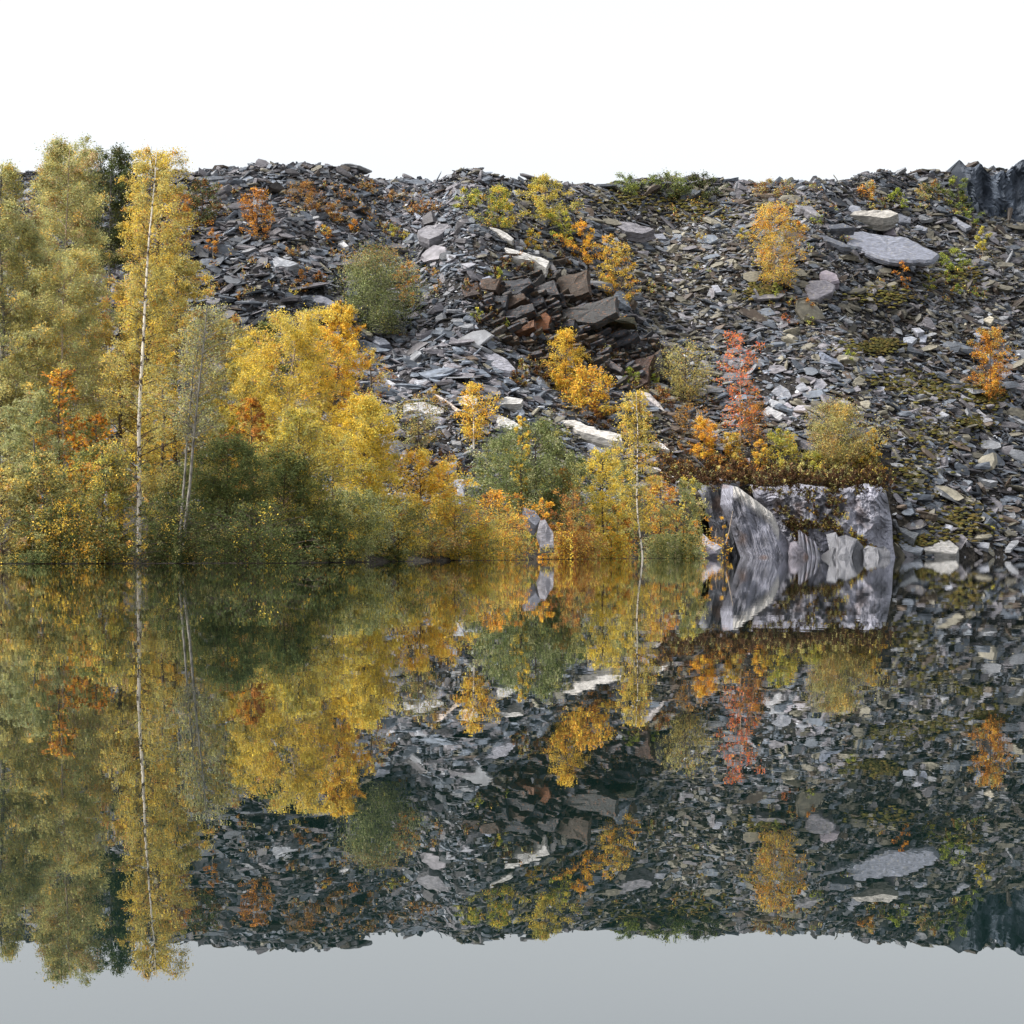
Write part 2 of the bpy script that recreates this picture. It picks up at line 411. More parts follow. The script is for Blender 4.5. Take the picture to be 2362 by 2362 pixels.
def add_scree():
    X, Y, Z, s, nrm, (fx, fy, fz), thick, cols, px, py, order = sc
    lum = cols.mean(1); s_big = s*F/Y > 9
    cols = np.where((s_big & (lum > .19))[:,None], cols*(.19/np.maximum(lum,.01))[:,None], cols)
    vis = (px > 20) & (px < 1004) & (py > 186)
    big = [i for i in order if vis[i]][:235]
    bigset = np.zeros(len(X), bool); bigset[big] = True
    # countable slabs: each an object of its own, ten tints for every template
    cache = {}
    for i in big:
        k = int(R.integers(len(TF)))
        lab = next(z for z in ZONES if z[0][0] <= px[i] < z[0][1] and z[0][2] <= py[i] < z[0][3])
        zi = ZONES.index(lab); key = (k, zi, int(R.integers(2)))
        if key not in cache:
            V, tr = TF[k]; c = cols[i]
            me = mesh_np('slate_slab', V, tris=tr, col=tile(c, len(V))); me.materials.append(M['slate_warm'] if px[i] > 620 else M['slate']); cache[key] = me
        o = link('slate_slab', cache[key])
        from mathutils import Matrix
        th = min(thick[i]*1.3, 2.5)
        m = Matrix(((fx[i][0]*s[i], fy[i][0]*s[i], fz[i][0]*s[i]*th, X[i]+nrm[i][0]*.12*s[i]),
                    (fx[i][1]*s[i], fy[i][1]*s[i], fz[i][1]*s[i]*th, Y[i]+nrm[i][1]*.12*s[i]),
                    (fx[i][2]*s[i], fy[i][2]*s[i], fz[i][2]*s[i]*th, Z[i]+nrm[i][2]*.12*s[i]), (0,0,0,1)))
        o.matrix_world = m
        tag(o, lab[1], 'slate slab', lab[2])
    rest = np.where(~bigset)[0]
    tid = R.integers(0, len(TS), len(rest))
    Vs, Ts, Cs = [], [], []; off = 0
    usefull = s[rest]*F/Y[rest] > 9
    for full, TT in ((True, TF), (False, TS)):
        for k in range(len(TT)):
            idx = rest[(tid == k) & (usefull == full)]
            if not len(idx): continue
            V, tr = TT[k]
            ss = s[idx][:,None,None]
            P = (fx[idx][:,None,:]*V[None,:,0:1] + fy[idx][:,None,:]*V[None,:,1:2] + fz[idx][:,None,:]*V[None,:,2:3]*thick[idx][:,None,None]*1.3)*ss
            P += np.stack([X[idx], Y[idx], Z[idx]], -1)[:,None,:] + nrm[idx][:,None,:]*ss*R.uniform(0, .22, len(idx))[:,None,None]
            Vs.append(P.reshape(-1,3)); Cs.append(np.repeat(cols[idx], len(V), 0))
            t = tr[None]+(np.arange(len(idx))*len(V))[:,None,None]+off
            Ts.append(t.reshape(-1,3)); off += len(idx)*len(V)
    V = np.concatenate(Vs); Tt = np.concatenate(Ts); C = np.concatenate(Cs)
    me = mesh_np('slate_scree', V, tris=Tt, col=C)
    print('scree stones', len(rest), 'tris', len(Tt))
    tag(link('slate_scree', me, M['slate']), 'loose scree of broken slate plates covering the whole quarry slope', 'scree', kind='stuff')

# ------------------------------------------------------------------ slabs with their own outline
CLEAR = []
def unit(v): v = np.asarray(v, float); return v/np.linalg.norm(v)
def slab_mesh(poly, nrm, thick, col, off=.0, rough=.05, layers=3, rng=None, Y=None, rg_=.35):
    """polygon given as sight lines, laid on a plane through the hillside; real thickness below it"""
    rng = rng or R
    P = np.array(poly, float); c = P.mean(0)
    CLEAR.append(P)
    h = hit(c[0], c[1]) if Y is None else np.array([(c[0]-512)/F*Y, Y, CH+(HOR-c[1])/F*Y])
    n = unit(nrm)
    if n[2] > .88: n = unit(n+np.array([0,-.42,0]))
    h = h + np.array([0,-1,0])*off
    # subdivide the outline and roughen it
    Q = []
    for a, b in zip(P, np.roll(P, -1, 0)):
        L = np.hypot(*(b-a)); k = max(1, int(L/6))
        for j in range(k):
            p = a+(b-a)*j/k
            Q.append(p + (rng.normal(0, .035*min(L,20), 2) if j else rng.normal(0,.3,2)))
    Q = np.array(Q)
    o = np.array([0,0,CH]); d = np.stack([(Q[:,0]-512)/F, np.ones(len(Q)), (HOR-Q[:,1])/F], -1)
    t = ((h-o)@n)/(d@n)
    if Y is None:
        for _ in range(14):
            g = o + d*t[:,None]; zt = T1(g[:,0], g[:,1])
            if (g[:,2] > zt+.05).mean() > .93: break
            h = h + np.array([0,-.35,0]); t = ((h-o)@n)/(d@n)
    ring = o + d*t[:,None]
    cen = ring.mean(0); m = len(ring)
    rel = ring-cen
    ar = (rel[:,0]*np.roll(rel[:,2],-1)-rel[:,2]*np.roll(rel[:,0],-1)).sum()
    if ar < 0: rel = rel[::-1]
    sz = np.abs(rel).max()
    V = [np.zeros((1,3)) + n*thick*.04]
    V.append(rel*.62*(1+rng.normal(0,.06,(m,1))) + n*(rng.normal(0, .05*min(thick,1.2), (m,1))+.03*thick))
    V.append(rel*.97)
    depth = 0
    ks = np.sort(rng.random(layers-1)) if layers > 1 else []
    for q in list(ks)+[1.0]:
        sc_ = 1 + rng.normal(0, .025) + (0.02 if q < 1 else -.08)
        V.append(rel*sc_*(1+rng.normal(0,.012,(m,1))) - n*thick*q)
        if q < 1: V.append(rel*(sc_-.045)*(1+rng.normal(0,.012,(m,1))) - n*thick*(q+.03))
    tr, qd = [], []
    for k in range(m): tr.append((0, 1+k, 1+(k+1)%m))
    nr = len(V)-1
    for r in range(nr-1):
        a = 1+r*m; b = a+m
        for k in range(m): j = (k+1)%m; qd.append((a+k, b+k, b+j, a+j))
    VV = np.concatenate(V)
    cols = tile(col, len(VV))
    return mesh_np('slab', VV, tris=np.array(tr), quads=np.array(qd), col=cols), cen
def c2(x, y): return (260+.1279*x, 184.2+.1279*y)
def c3(x, y): return (503+.1279*x, 184.2+.1279*y)
def c4(x, y): return (754.3+.1279*x, 184.2+.1279*y)
def c6(x, y): return (260+.1279*x, 372.8+.1279*y)
def c7(x, y): return (503+.1279*x, 372.8+.1279*y)
def c8(x, y): return (754.3+.1279*x, 372.8+.1279*y)
SL = (0,-.58,.81)
UP = (.0,-.28,.96)
GREY=(.17,.18,.21); DARK=(.07,.077,.095); PALE=(.27,.275,.285); WHITE=(.40,.39,.37); BLUE=(.15,.17,.22); PURP=(.20,.175,.20); RUST=(.34,.12,.035); BROWN=(.12,.075,.05)
SLABS = [  # crop, outline, normal, thickness, colour, label
 (c4,[(640,375),(790,370),(1200,420),(1330,490),(1450,545),(1400,590),(1130,598),(1000,575),(880,525),(740,460)],(.10,-.52,.84),.75,(.16,.17,.205),'huge pale blue-grey slate slab lying on the top right scree'),
 (c4,[(490,395),(560,400),(700,455),(760,490),(700,495),(600,455)],SL,.7,DARK,'dark narrow slate edge tucked under the left end of the huge pale slab'),
 (c4,[(720,240),(780,210),(1050,203),(1130,230),(1060,262),(960,258),(830,245)],(0,-.25,.97),1.5,(.30,.285,.26),'thick flat-topped slab with a cream top above the huge pale slab'),
 (c4,[(1060,262),(1130,228),(1225,265),(1220,305),(1110,300)],(.3,-.7,.6),1.2,GREY,'grey block leaning against the right end of the cream-topped slab'),
 (c4,[(320,155),(440,170),(545,255),(500,245),(400,205)],(.15,-.5,.85),.8,(.17,.165,.18),'long brown-grey slab sloping down beside the top of the gold birch'),
 (c4,[(385,790),(440,750),(560,745),(630,790),(610,840),(500,893),(430,893)],(-.1,-.75,.65),1.0,(.20,.19,.21),'round pinkish-grey slab standing right of the gold birch trunk'),
 (c4,[(505,690),(560,665),(640,700),(665,755),(600,762),(520,730)],(0,-.5,.85),1.0,PURP,'purple block perched above the round pinkish slab'),
 (c4,[(1010,350),(1100,345),(1112,400),(1010,385)],(-.1,-.8,.6),.9,PURP,'small purple block wedged between the two biggest slabs'),
 (c4,[(725,195),(760,158),(830,170),(842,205),(740,222)],(0,-.6,.8),.7,GREY,'grey block above the left end of the cream-topped slab'),
 (c4,[(1235,345),(1280,318),(1355,340),(1340,368),(1250,362)],SL,.6,GREY,'small grey slab right of the cream-topped slab'),
 (c4,[(560,318),(700,308),(790,335),(700,350),(600,345)],UP,.9,DARK,'dark stacked slate just left of the huge pale slab'),
 (c4,[(1540,250),(1700,330),(1660,345),(1560,290)],SL,.5,GREY,'grey slab below the green shrubs near the dark cliff'),
 (c4,[(515,1300),(600,1350),(705,1425),(640,1395),(550,1345)],(.3,-.5,.8),.6,BLUE,'thin blue slab pointing down to the right above the round willow'),
 (c4,[(500,1365),(580,1372),(665,1418),(600,1420),(520,1400)],SL,.6,GREY,'flat grey slab under the thin blue pointing slab'),
 (c4,[(1225,1125),(1290,1118),(1330,1150),(1280,1165)],SL,.5,(.28,.29,.33),'pale blue plate, topmost of three plates on the right scree'),
 (c4,[(1160,1200),(1230,1190),(1280,1205),(1230,1245),(1170,1235)],SL,.5,(.25,.27,.31),'pale plate, left one of three plates on the right scree'),
 (c4,[(1285,1180),(1320,1165),(1350,1190),(1340,1235),(1300,1235)],(0,-.8,.6),.4,(.28,.30,.36),'pale rounded plate, lowest of three plates on the right scree'),
 (c4,[(1690,1155),(1760,1165),(1805,1205),(1760,1215)],SL,.5,(.23,.24,.28),'grey plate beside the rusty tree at the right edge'),
 (c4,[(930,1360),(990,1345),(1030,1375),(1000,1398),(950,1390)],SL,.5,(.22,.22,.25),'rounded grey plate below the mossy patch on the right scree'),
 (c4,[(1780,1060),(1850,1030),(1880,1050),(1850,1085),(1800,1075)],SL,.4,(.4,.36,.28),'cream stone high on the right edge of the scree'),
 (c3,[(815,290),(990,298),(1185,350),(1090,387),(960,368),(870,320)],(0,-.4,.9),1.0,(.15,.145,.16),'big purple-grey slab right of the yellow trees at the top'),
 (c3,[(250,235),(330,232),(385,285),(345,335),(270,300)],(.1,-.75,.6),2.0,(.055,.06,.07),'black boulder between the yellow shrubs at the top'),
 (c3,[(1165,395),(1250,385),(1280,425),(1210,430)],SL,.5,GREY,'grey plate below the big purple-grey slab'),
 (c3,[(1640,520),(1680,515),(1720,535),(1660,545)],SL,.4,PALE,'thin pale plate left of the gold birch'),
 (c3,[(1625,790),(1680,790),(1715,840),(1660,850)],SL,.5,(.25,.26,.3),'pale leaning plate on the scree below the gold birch'),
 (c3,[(1105,935),(1150,925),(1155,960),(1120,965)],SL,.4,PALE,'small square pale plate beside the golden sapling of the outcrop'),
 (c3,[(-110,330),(-30,345),(85,425),(70,450),(0,415),(-100,355)],(.2,-.35,.9),.9,WHITE,'upper white ledge of slate on the central ridge'),
 (c3,[(-5,485),(140,528),(240,558),(362,602),(345,655),(240,600),(60,562)],(.2,-.35,.9),1.6,WHITE,'lower white ledge of slate above the dark outcrop'),
 (c3,[(170,500),(280,520),(285,545),(200,535)],(.1,-.4,.9),.6,PALE,'short white slab just above the lower white ledge'),
 (c2,[(1230,365),(1300,322),(1480,305),(1470,340),(1400,400),(1320,432),(1240,400)],(-.1,-.55,.8),1.2,(.18,.175,.19),'big smooth grey boulder left of the upper white ledge'),
 (c2,[(1715,780),(1740,730),(1800,713),(1835,760),(1800,832),(1745,842)],(0,-.9,.4),.7,(.22,.24,.30),'upright blue oval slab left of the dark outcrop'),
 (c2,[(80,590),(130,568),(300,615),(220,648),(120,642)],(0,-.5,.85),1.2,(.22,.23,.25),'broad grey slab overhanging a dark hollow on the left scree'),
 (c2,[(860,1200),(900,1183),(980,1205),(1022,1247),(940,1258),(880,1232)],(0,-.55,.8),.9,(.12,.13,.16),'smooth dark slab beside the foot of the grey-green willow'),
 (c2,[(1670,1240),(1705,1245),(1932,1372),(2005,1450),(1960,1472),(1830,1420),(1740,1340)],(.15,-.62,.76),.8,(.23,.23,.26),'long smooth slab sliding down left of the yellow maple'),
 (c2,[(360,195),(420,208),(468,255),(420,272),(385,240)],SL,.5,PALE,'pale slab high on the left scree beside the orange shrub'),
 (c2,[(600,430),(650,445),(695,482),(660,490),(615,460)],SL,.5,(.45,.45,.45),'small white slab above the grey-green willow'),
 (c2,[(380,868),(470,863),(580,920),(592,947),(440,922)],UP,.9,(.14,.145,.17),'long dark slab at the left of the grey-green willow'),
 (c2,[(1455,545),(1530,550),(1530,590),(1480,602)],(0,-.8,.6),.5,(.32,.33,.36),'pale square plate below the big smooth boulder'),
 (c2,[(1570,620),(1640,612),(1690,625),(1630,655)],SL,.5,(.30,.30,.33),'flat pale plate above the upright oval slab'),
 (c2,[(80,1010),(200,1040),(285,1085),(210,1100),(110,1060)],UP,.8,DARK,'dark slab above the crown of the golden birch'),
 (c2,[(1205,220),(1240,225),(1280,270),(1240,275)],SL,.4,(.27,.29,.34),'blue-grey plate just above the big smooth boulder'),
 (c6,[(1120,240),(1250,223),(1440,280),(1442,310),(1320,332),(1230,300),(1130,300)],(0,-.3,.95),1.2,(.34,.335,.33),'large pale boulder left of the bright yellow birch'),
 (c6,[(1330,330),(1462,362),(1420,407),(1345,382)],(.1,-.7,.7),.9,(.2,.2,.23),'grey slab under the large pale boulder'),
 (c6,[(1520,185),(1640,165),(1705,200),(1690,255),(1560,262)],(0,-.3,.95),1.2,WHITE,'white block behind the bright yellow birch'),
 (c6,[(1370,170),(1395,175),(1578,297),(1560,303)],(.1,-.5,.85),.25,(.5,.42,.36),'thin pale splinter of slate leaning beside the yellow birch'),
 (c6,[(1830,215),(1932,180),(2060,205),(2040,240),(1850,247)],(0,-.35,.93),.9,WHITE,'white flat slab right of the bright yellow birch'),
 (c6,[(1780,300),(1932,355),(2080,430),(1990,450),(1860,420)],(.1,-.35,.93),1.1,WHITE,'white sloping slab below the bright yellow birch'),
 (c6,[(1510,830),(1600,828),(1602,970),(1530,962)],(0,-.9,.4),1.2,(.30,.30,.33),'upright grey rock between the orange shore bushes'),
 (c6,[(1600,850),(1700,870),(1710,900),(1630,890)],SL,.5,PALE,'small pale slab right of the upright grey rock'),
 (c6,[(1490,530),(1570,535),(1575,565),(1510,558)],SL,.5,PALE,'small square block on the pale gravel'),
 (c6,[(980,40),(1080,100),(1070,120),(1000,80)],(.1,-.6,.8),.6,(.36,.36,.38),'pale pointed slab at the right edge of the golden birch'),
 (c6,[(1080,90),(1240,105),(1230,130),(1100,120)],UP,.8,(.32,.33,.36),'flat grey slab above the large pale boulder'),
 (c6,[(1205,60),(1320,50),(1330,80),(1230,95)],SL,.8,(.30,.31,.34),'grey angular slab two above the large pale boulder'),
 (c7,[(420,360),(560,370),(720,428),(735,452),(925,480),(940,538),(850,528),(640,470),(470,402)],(.08,-.22,.97),1.9,(.44,.42,.39),'long thick ledge with a white top across the middle of the slope'),
 (c7,[(1160,525),(1250,550),(1305,602),(1262,597),(1172,567)],(.1,-.3,.95),1.0,(.55,.53,.5),'short white ledge right of the tall thin birch'),
 (c7,[(1165,735),(1210,745),(1388,852),(1340,857),(1230,812)],(.1,-.5,.85),.8,(.46,.43,.41),'pale sloping slab left of the heather bank'),
 (c7,[(1080,140),(1150,160),(1282,312),(1200,290),(1120,250)],(.2,-.55,.8),1.0,(.40,.37,.36),'pale sloping slab below the two green shrubs'),
 (c7,[(780,-10),(850,15),(935,30),(925,65),(850,55)],(.1,-.4,.9),.8,PALE,'pale slab right of the yellow maple'),
 (c7,[(620,540),(700,550),(845,645),(800,640),(700,600)],(.1,-.5,.85),.7,GREY,'grey slab in the shade of the long white ledge'),
 (c7,[(80,250),(130,240),(175,310),(150,335),(105,300)],(0,-.85,.5),.5,(.33,.36,.40),'pale blue upright plate at the foot of the central scree'),
 (c7,[(1840,672),(1932,668),(1935,700),(1880,690)],(0,-.3,.95),.4,(.32,.3,.33),'flat purple slab among the shrubs of the heather bank'),
 (c8,[(130,150),(210,90),(295,180),(240,225)],(.1,-.8,.6),.9,(.24,.25,.28),'big square block, leftmost of three above the pale boulders'),
 (c8,[(320,110),(380,65),(430,128),(350,150)],(0,-.75,.65),.8,(.25,.26,.29),'middle one of three blocks left of the round willow top'),
 (c8,[(455,70),(520,38),(570,90),(530,135),(470,120)],(0,-.8,.6),.8,(.21,.21,.24),'round block, rightmost of three above the round willow'),
 (c8,[(60,295),(110,258),(255,330),(200,367),(100,330)],(0,-.45,.88),1.0,(.36,.36,.37),'large pale slab left of the round willow'),
 (c8,[(210,260),(260,225),(303,260),(262,302)],(0,-.6,.8),.7,(.30,.28,.31),'small pinkish block in the pale group left of the round willow'),
 (c8,[(280,300),(340,255),(450,253),(400,312),(330,347)],(.1,-.4,.9),.9,(.34,.32,.34),'pinkish slab touching the round willow'),
 (c8,[(100,230),(130,203),(218,240),(150,267)],SL,.7,(.32,.33,.35),'grey slab just below the big square block'),
 (c8,[(255,490),(300,474),(507,582),(470,607),(400,560)],(.3,-.5,.8),1.2,(.12,.12,.14),'dark layered block slanting on the bank left of the round willow'),
 (c8,[(1095,1300),(1332,1370),(1300,1402),(1180,1397)],(0,-.45,.88),.9,(.24,.26,.29),'long grey slab dipping into the water right of the grey rock'),
 (c8,[(1300,1330),(1500,1283),(1605,1370),(1580,1412),(1340,1392)],(0,-.5,.85),.9,(.25,.245,.235),'large grey-cream slab at the water edge on the right'),
 (c8,[(1740,1320),(1840,1330),(1835,1372),(1740,1362)],(0,-.7,.7),.6,(.22,.23,.26),'grey block at the water edge near the right border'),
 (c8,[(1185,950),(1292,938),(1262,997),(1200,987)],(0,-.7,.7),.6,(.26,.26,.29),'grey triangular plate right of the top of the grey rock'),
 (c8,[(1125,1200),(1285,1253),(1250,1302),(1150,1242)],(.2,-.5,.84),.8,(.13,.14,.15),'dark wet slab leaning right of the grey rock'),
 (c8,[(1730,800),(1905,850),(1850,862),(1760,832)],SL,.6,(.25,.26,.28),'broad flat slab at the right border of the lower scree'),
 (c8,[(1670,320),(1750,278),(1872,370),(1800,387)],SL,.8,(.20,.20,.22),'broad grey slab among moss near the right border'),
 (c8,[(1545,140),(1600,150),(1712,205),(1620,195)],SL,.7,(.22,.22,.24),'long grey slab above the mossy ledge at the right'),
 (c8,[(1420,330),(1470,303),(1522,330),(1480,357)],(0,-.6,.8),.6,(.28,.29,.32),'pale six-sided plate on the right scree'),
 (c8,[(1455,1210),(1500,1183),(1552,1200),(1530,1247)],(0,-.6,.8),.7,(.30,.31,.35),'pale rounded stone just above the right waterline'),
 (c8,[(1590,120),(1715,120),(1712,160),(1640,160)],(0,-.5,.85),.8,(.20,.21,.23),'grey block beside the rusty tree above the mossy ledge'),
 (c8,[(940,105),(1020,110),(1030,165),(985,160)],(0,-.75,.65),.6,(.22,.23,.27),'blue-grey wedge high above the grey rock'),
]
for (cf, poly, nrm, th, col, lab) in SLABS:
    me, cen = slab_mesh([cf(*p) for p in poly], nrm, th, np.array(col), off=.35)
    o = link('slate_slab', me, M['slate_warm'] if cen[0] > 12 else M['slate'], loc=cen)
    tag(o, lab, 'slate slab')

# ------------------------------------------------------------------ dark outcrop: tilted beds, every visible bed a part
def outcrop():
    base = hit(545, 330)
    root = empty('rock_outcrop', base)
    tag(root, 'dark bedrock outcrop of tilted slate beds with rusty faces in mid slope', 'rock outcrop')
    beds = [([(0,760),(200,728),(225,770),(120,850),(0,882)],DARK),([(240,800),(400,748),(440,860),(320,862),(250,850)],(.11,.11,.12)),
     ([(410,740),(660,660),(672,840),(560,880),(462,900)],(.12,.085,.06)),([(460,980),(620,948),(890,868),(890,1000),(720,1092),(620,1082),(480,1060)],(.115,.115,.115)),
     ([(245,1040),(310,978),(370,1040),(352,1142),(250,1152)],RUST),([(60,1160),(240,1058),(250,1110),(110,1167)],(.25,.11,.05)),
     ([(0,900),(160,850),(180,890),(20,980)],BROWN),([(170,890),(310,880),(320,920),(250,950),(180,930)],DARK),([(0,1000),(230,930),(250,980),(60,1080)],(.09,.09,.10)),
     ([(850,1240),(1050,1148),(1062,1182),(1000,1232),(870,1292)],DARK),([(780,1190),(960,1130),(980,1150),(800,1215)],DARK),
     ([(950,1420),(1060,1360),(1190,1328),(1152,1400),(1130,1540),(1060,1592),(980,1470)],(.15,.09,.07)),([(725,1340),(760,1325),(937,1440),(920,1472)],(.22,.2,.21)),
     ([(500,1120),(570,1100),(590,1160),(540,1170)],(.24,.10,.05)),([(570,1190),(680,1250),(660,1265),(560,1215)],BROWN),([(700,1050),(1010,1040),(1020,1090),(820,1080)],(.10,.10,.05)),
     ([(-170,740),(-20,735),(-60,830),(-190,820)],BROWN),([(-60,870),(40,860),(20,960),(-80,990)],DARK),([(-330,800),(-200,760),(-180,860),(-300,880)],(.11,.08,.07)),
     ([(1190,1340),(1230,1300),(1260,1500),(1180,1560)],DARK),([(380,900),(480,890),(500,960),(400,960)],(.02,.02,.025)),([(400,1080),(560,1060),(560,1110),(420,1120)],DARK)]
    rg = np.random.default_rng(8)
    for (poly, col) in beds:
        me, cen = slab_mesh([c3(*p) for p in poly], (-.25+rg.normal(0,.05),-.86,.45), 1.1, np.array(col)*.38, off=rg.uniform(.5,1.1), layers=6, rng=rg)
        me.materials.append(M['bedrock'])
        link('rock_bed', me, None, root, tuple(np.array(cen)-base))
    # thinner beds between them, long axis rising to the right
    def inside(px, py):
        return (((px-545)/62)**2+((py-312)/44)**2 < 1) or (((px-628)/40)**2+((py-360)/28)**2 < 1) or (((px-590)/62)**2+((py-345)/22)**2 < 1)
    k = 0
    while k < 275:
        px, py = rg.uniform(470, 680), rg.uniform(262, 400)
        if not inside(px, py): continue
        k += 1
        L = rg.uniform(4, 18); w = rg.uniform(.9, 3.0); a = rg.normal(-.40, .2)
        ca, sa = math.cos(a), math.sin(a)
        poly = [(px+ca*u*L/2-sa*v*w/2, py+sa*u*L/2+ca*v*w/2) for u, v in ((-1,-.4),(-.2,-1),(.8,-.8),(1,.3),(.4,1),(-.7,.9))]
        col = np.array([DARK, (.09,.085,.085), (.10,.075,.05), (.06,.06,.055), (.12,.115,.11)][int(rg.integers(5))])*rg.uniform(.4,1.2)
        me, cen = slab_mesh(poly, (-.3+rg.normal(0,.15), -.75+rg.normal(0,.15), .55), rg.uniform(.25,.7), col*.75, off=rg.uniform(.1,2.0), layers=2, rng=rg)
        me.materials.append(M['bedrock'])
        link('rock_bed', me, None, root, tuple(np.array(cen)-base))
outcrop()

sc = scatter()
add_scree()

# ------------------------------------------------------------------ rock faces by the water
def rock_face(name, top, left, right, Y0, depth, mat, tint, tilt, parent, nu=110, nv=80, amp=.5, lean=.12, seed=1, freq=1.0, fill=None, back=9, blocky=False):
    """closed lump of bedrock: a sculpted front standing in the water, a top that runs back into the hill"""
    # top, left, right: polylines in picture coordinates at distance Y0
    u = np.linspace(0, 1, nu); v = np.linspace(0, 1, nv)
    tx = np.array([p[0] for p in top]); ty = np.array([p[1] for p in top])
    lx = lambda yy: np.interp(yy, [p[1] for p in left], [p[0] for p in left])
    rx = lambda yy: np.interp(yy, [p[1] for p in right], [p[0] for p in right])
    UU, VV = np.meshgrid(u, v)
    topy = np.interp(tx[0]+(tx[-1]-tx[0])*UU, tx, ty)
    wl = HOR + CH/Y0*F + 6
    PY = wl + (topy-wl)*VV
    PX = lx(PY) + (rx(PY)-lx(PY))*UU
    X = (PX-512)/F*Y0; Z = CH+(HOR-PY)/F*Y0
    s = X*math.cos(tilt)+Z*math.sin(tilt); q = -X*math.sin(tilt)+Z*math.cos(tilt)
    rid = 1-np.abs(fbm(s*1.1*freq, q*.16*freq, 0, seed, 5))
    rid2 = 1-np.abs(fbm(s*3.4*freq, q*.4*freq, 5, seed+9, 4))
    lump = fbm(X*.35, Z*.35, 0, seed+3, 4)
    blk = np.floor(fbm(X*.5+s*.3, Z*.5, 2, seed+5, 2)*4)/4
    D = amp*(.55*rid+.45*rid2+.8*lump+.7*blk)
    if blocky:
        c1 = 1-np.abs(fbm(s*.8, q*.55, 0, seed+60, 5)); c2_ = 1-np.abs(fbm(s*2.1+q*.5, q*1.5, 3, seed+61, 4))
        b2 = np.floor((fbm(X*.42+1, Z*.5, 4, seed+62, 2)+Z*.12)*3)/3
        rid = c1; D = amp*(.9*c1+.4*c2_+.5*lump+.9*b2)
    edge = np.minimum(np.minimum(UU, 1-UU)*5, 1)
    top_r = np.minimum((1-VV)*7, 1)
    bulge = (edge**.5)*depth*.5 + np.sqrt(np.clip(top_r,0,1))*.8
    Yf = Y0 + depth*.5 - bulge - D + VV*lean*Z.max()
    # keep the outline where it stands: slide each point along its own sight line
    k = Yf/Y0
    Xf = (PX-512)/F*Yf; Zf = CH+(HOR-PY)/F*Yf
    Zf = np.where(VV == 0, -1.2, Zf)
    front = np.stack([Xf, Yf, Zf], -1)
    rows = [front]
    for bk, dz in ((.8,.15),(2.0,.25),(back,.3)):
        r = front[-1:].copy(); r[...,1] += bk; r[...,2] += dz*.3; r[...,2] += .1*fbm(r[...,0]*1.2, bk, 0, 3, 2); rows.append(r)
    r = front[0:1].copy(); r[...,1] = rows[-1][...,1]; rows.append(r)
    G = np.concatenate(rows, 0); h, w = G.shape[:2]
    V = G.reshape(-1,3)
    i = (np.arange(h-1)[:,None]*w+np.arange(w-1)[None,:]).ravel()
    qd = np.stack([i, i+1, i+w+1, i+w], -1)
    org = np.array([V[:,0].mean(), V[:,1].mean(), 0.0])
    n = len(V)
    c = tile(tint, n)
    m1 = np.clip(fbm(V[:,0]*.9, V[:,2]*.9, 0, seed+40, 4)*1.3, -1, 1)[:,None]
    c = c*(1+.35*m1)
    st = np.clip(fbm(V[:,0]*.6+3, V[:,2]*.7, 0, seed+50, 4)-.55, 0, 1)[:,None]
    c = c*(1-st)+np.array([.20,.13,.10])[None,:]*st
    # darker in the joints, where the rock is cleft
    dj = np.zeros(n); dj[:nu*nv] = np.clip((.50-rid.ravel())*3, 0, 1)
    c = c*(1-.38*dj[:,None])
    if fill is not None: c = fill(V, c)
    me = mesh_np(name, V-org, quads=qd, col=c)
    return link(name, me, mat, parent, tuple(org) if parent is None else tuple(org-np.array(parent.location))), front
def sunlit_top(V, c):  # sunlit upper edge of the buttress, painted into the vertex colour
    px, py = project(V[:,0], V[:,1], V[:,2])
    line = np.interp(px, [735,752,770,778], [486,497,512,528])
    k = np.clip(1.5-(py-line)/10, 0, 1)*((px > 733) & (px < 779))
    return c*(1-k[:,None])+np.array([.48,.46,.43])[None,:]*k[:,None]
root = empty('grey_rock', ((800-512)/F*194, 194, 0))
tag(root, 'big grey rock with striped buttress and heather ledges standing in the water', 'rock')
G1 = (.205,.207,.245); G2=(.235,.235,.275)
rock_face('rear_buttress', [(700,494),(708,484),(722,479),(740,482)], [(700,494),(708,520),(716,560)], [(740,482),(736,520),(742,560)], 194.5, 3, M['cliff_rock'], (.14,.145,.165), math.radians(17), root, 50, 60, .6, seed=21)
_, fb = rock_face('striped_buttress', [(722,484),(738,487),(752,497),(772,513),(779,528)], [(722,484),(720,505),(731,530),(742,562)], [(779,528),(786,540),(795,562)], 191, 4.5, M['cliff_rock'], G1, math.radians(22), root, 150, 130, .5, seed=4, fill=sunlit_top, freq=1.2)
_, fc = rock_face('right_block', [(750,486),(775,488),(800,484),(818,487),(832,490),(850,489),(866,484),(877,484),(884,490)], [(750,484),(760,520),(775,560)], [(884,484),(888,500),(892,522),(893,545),(896,560)], 196.5, 5, M['block_rock'], G2, math.radians(24), root, 190, 120, .62, seed=33, freq=1.0, blocky=True)
def c9(x, y): return (676.3+.1167*x, 459.5+.1167*y)
rw = np.random.default_rng(17)
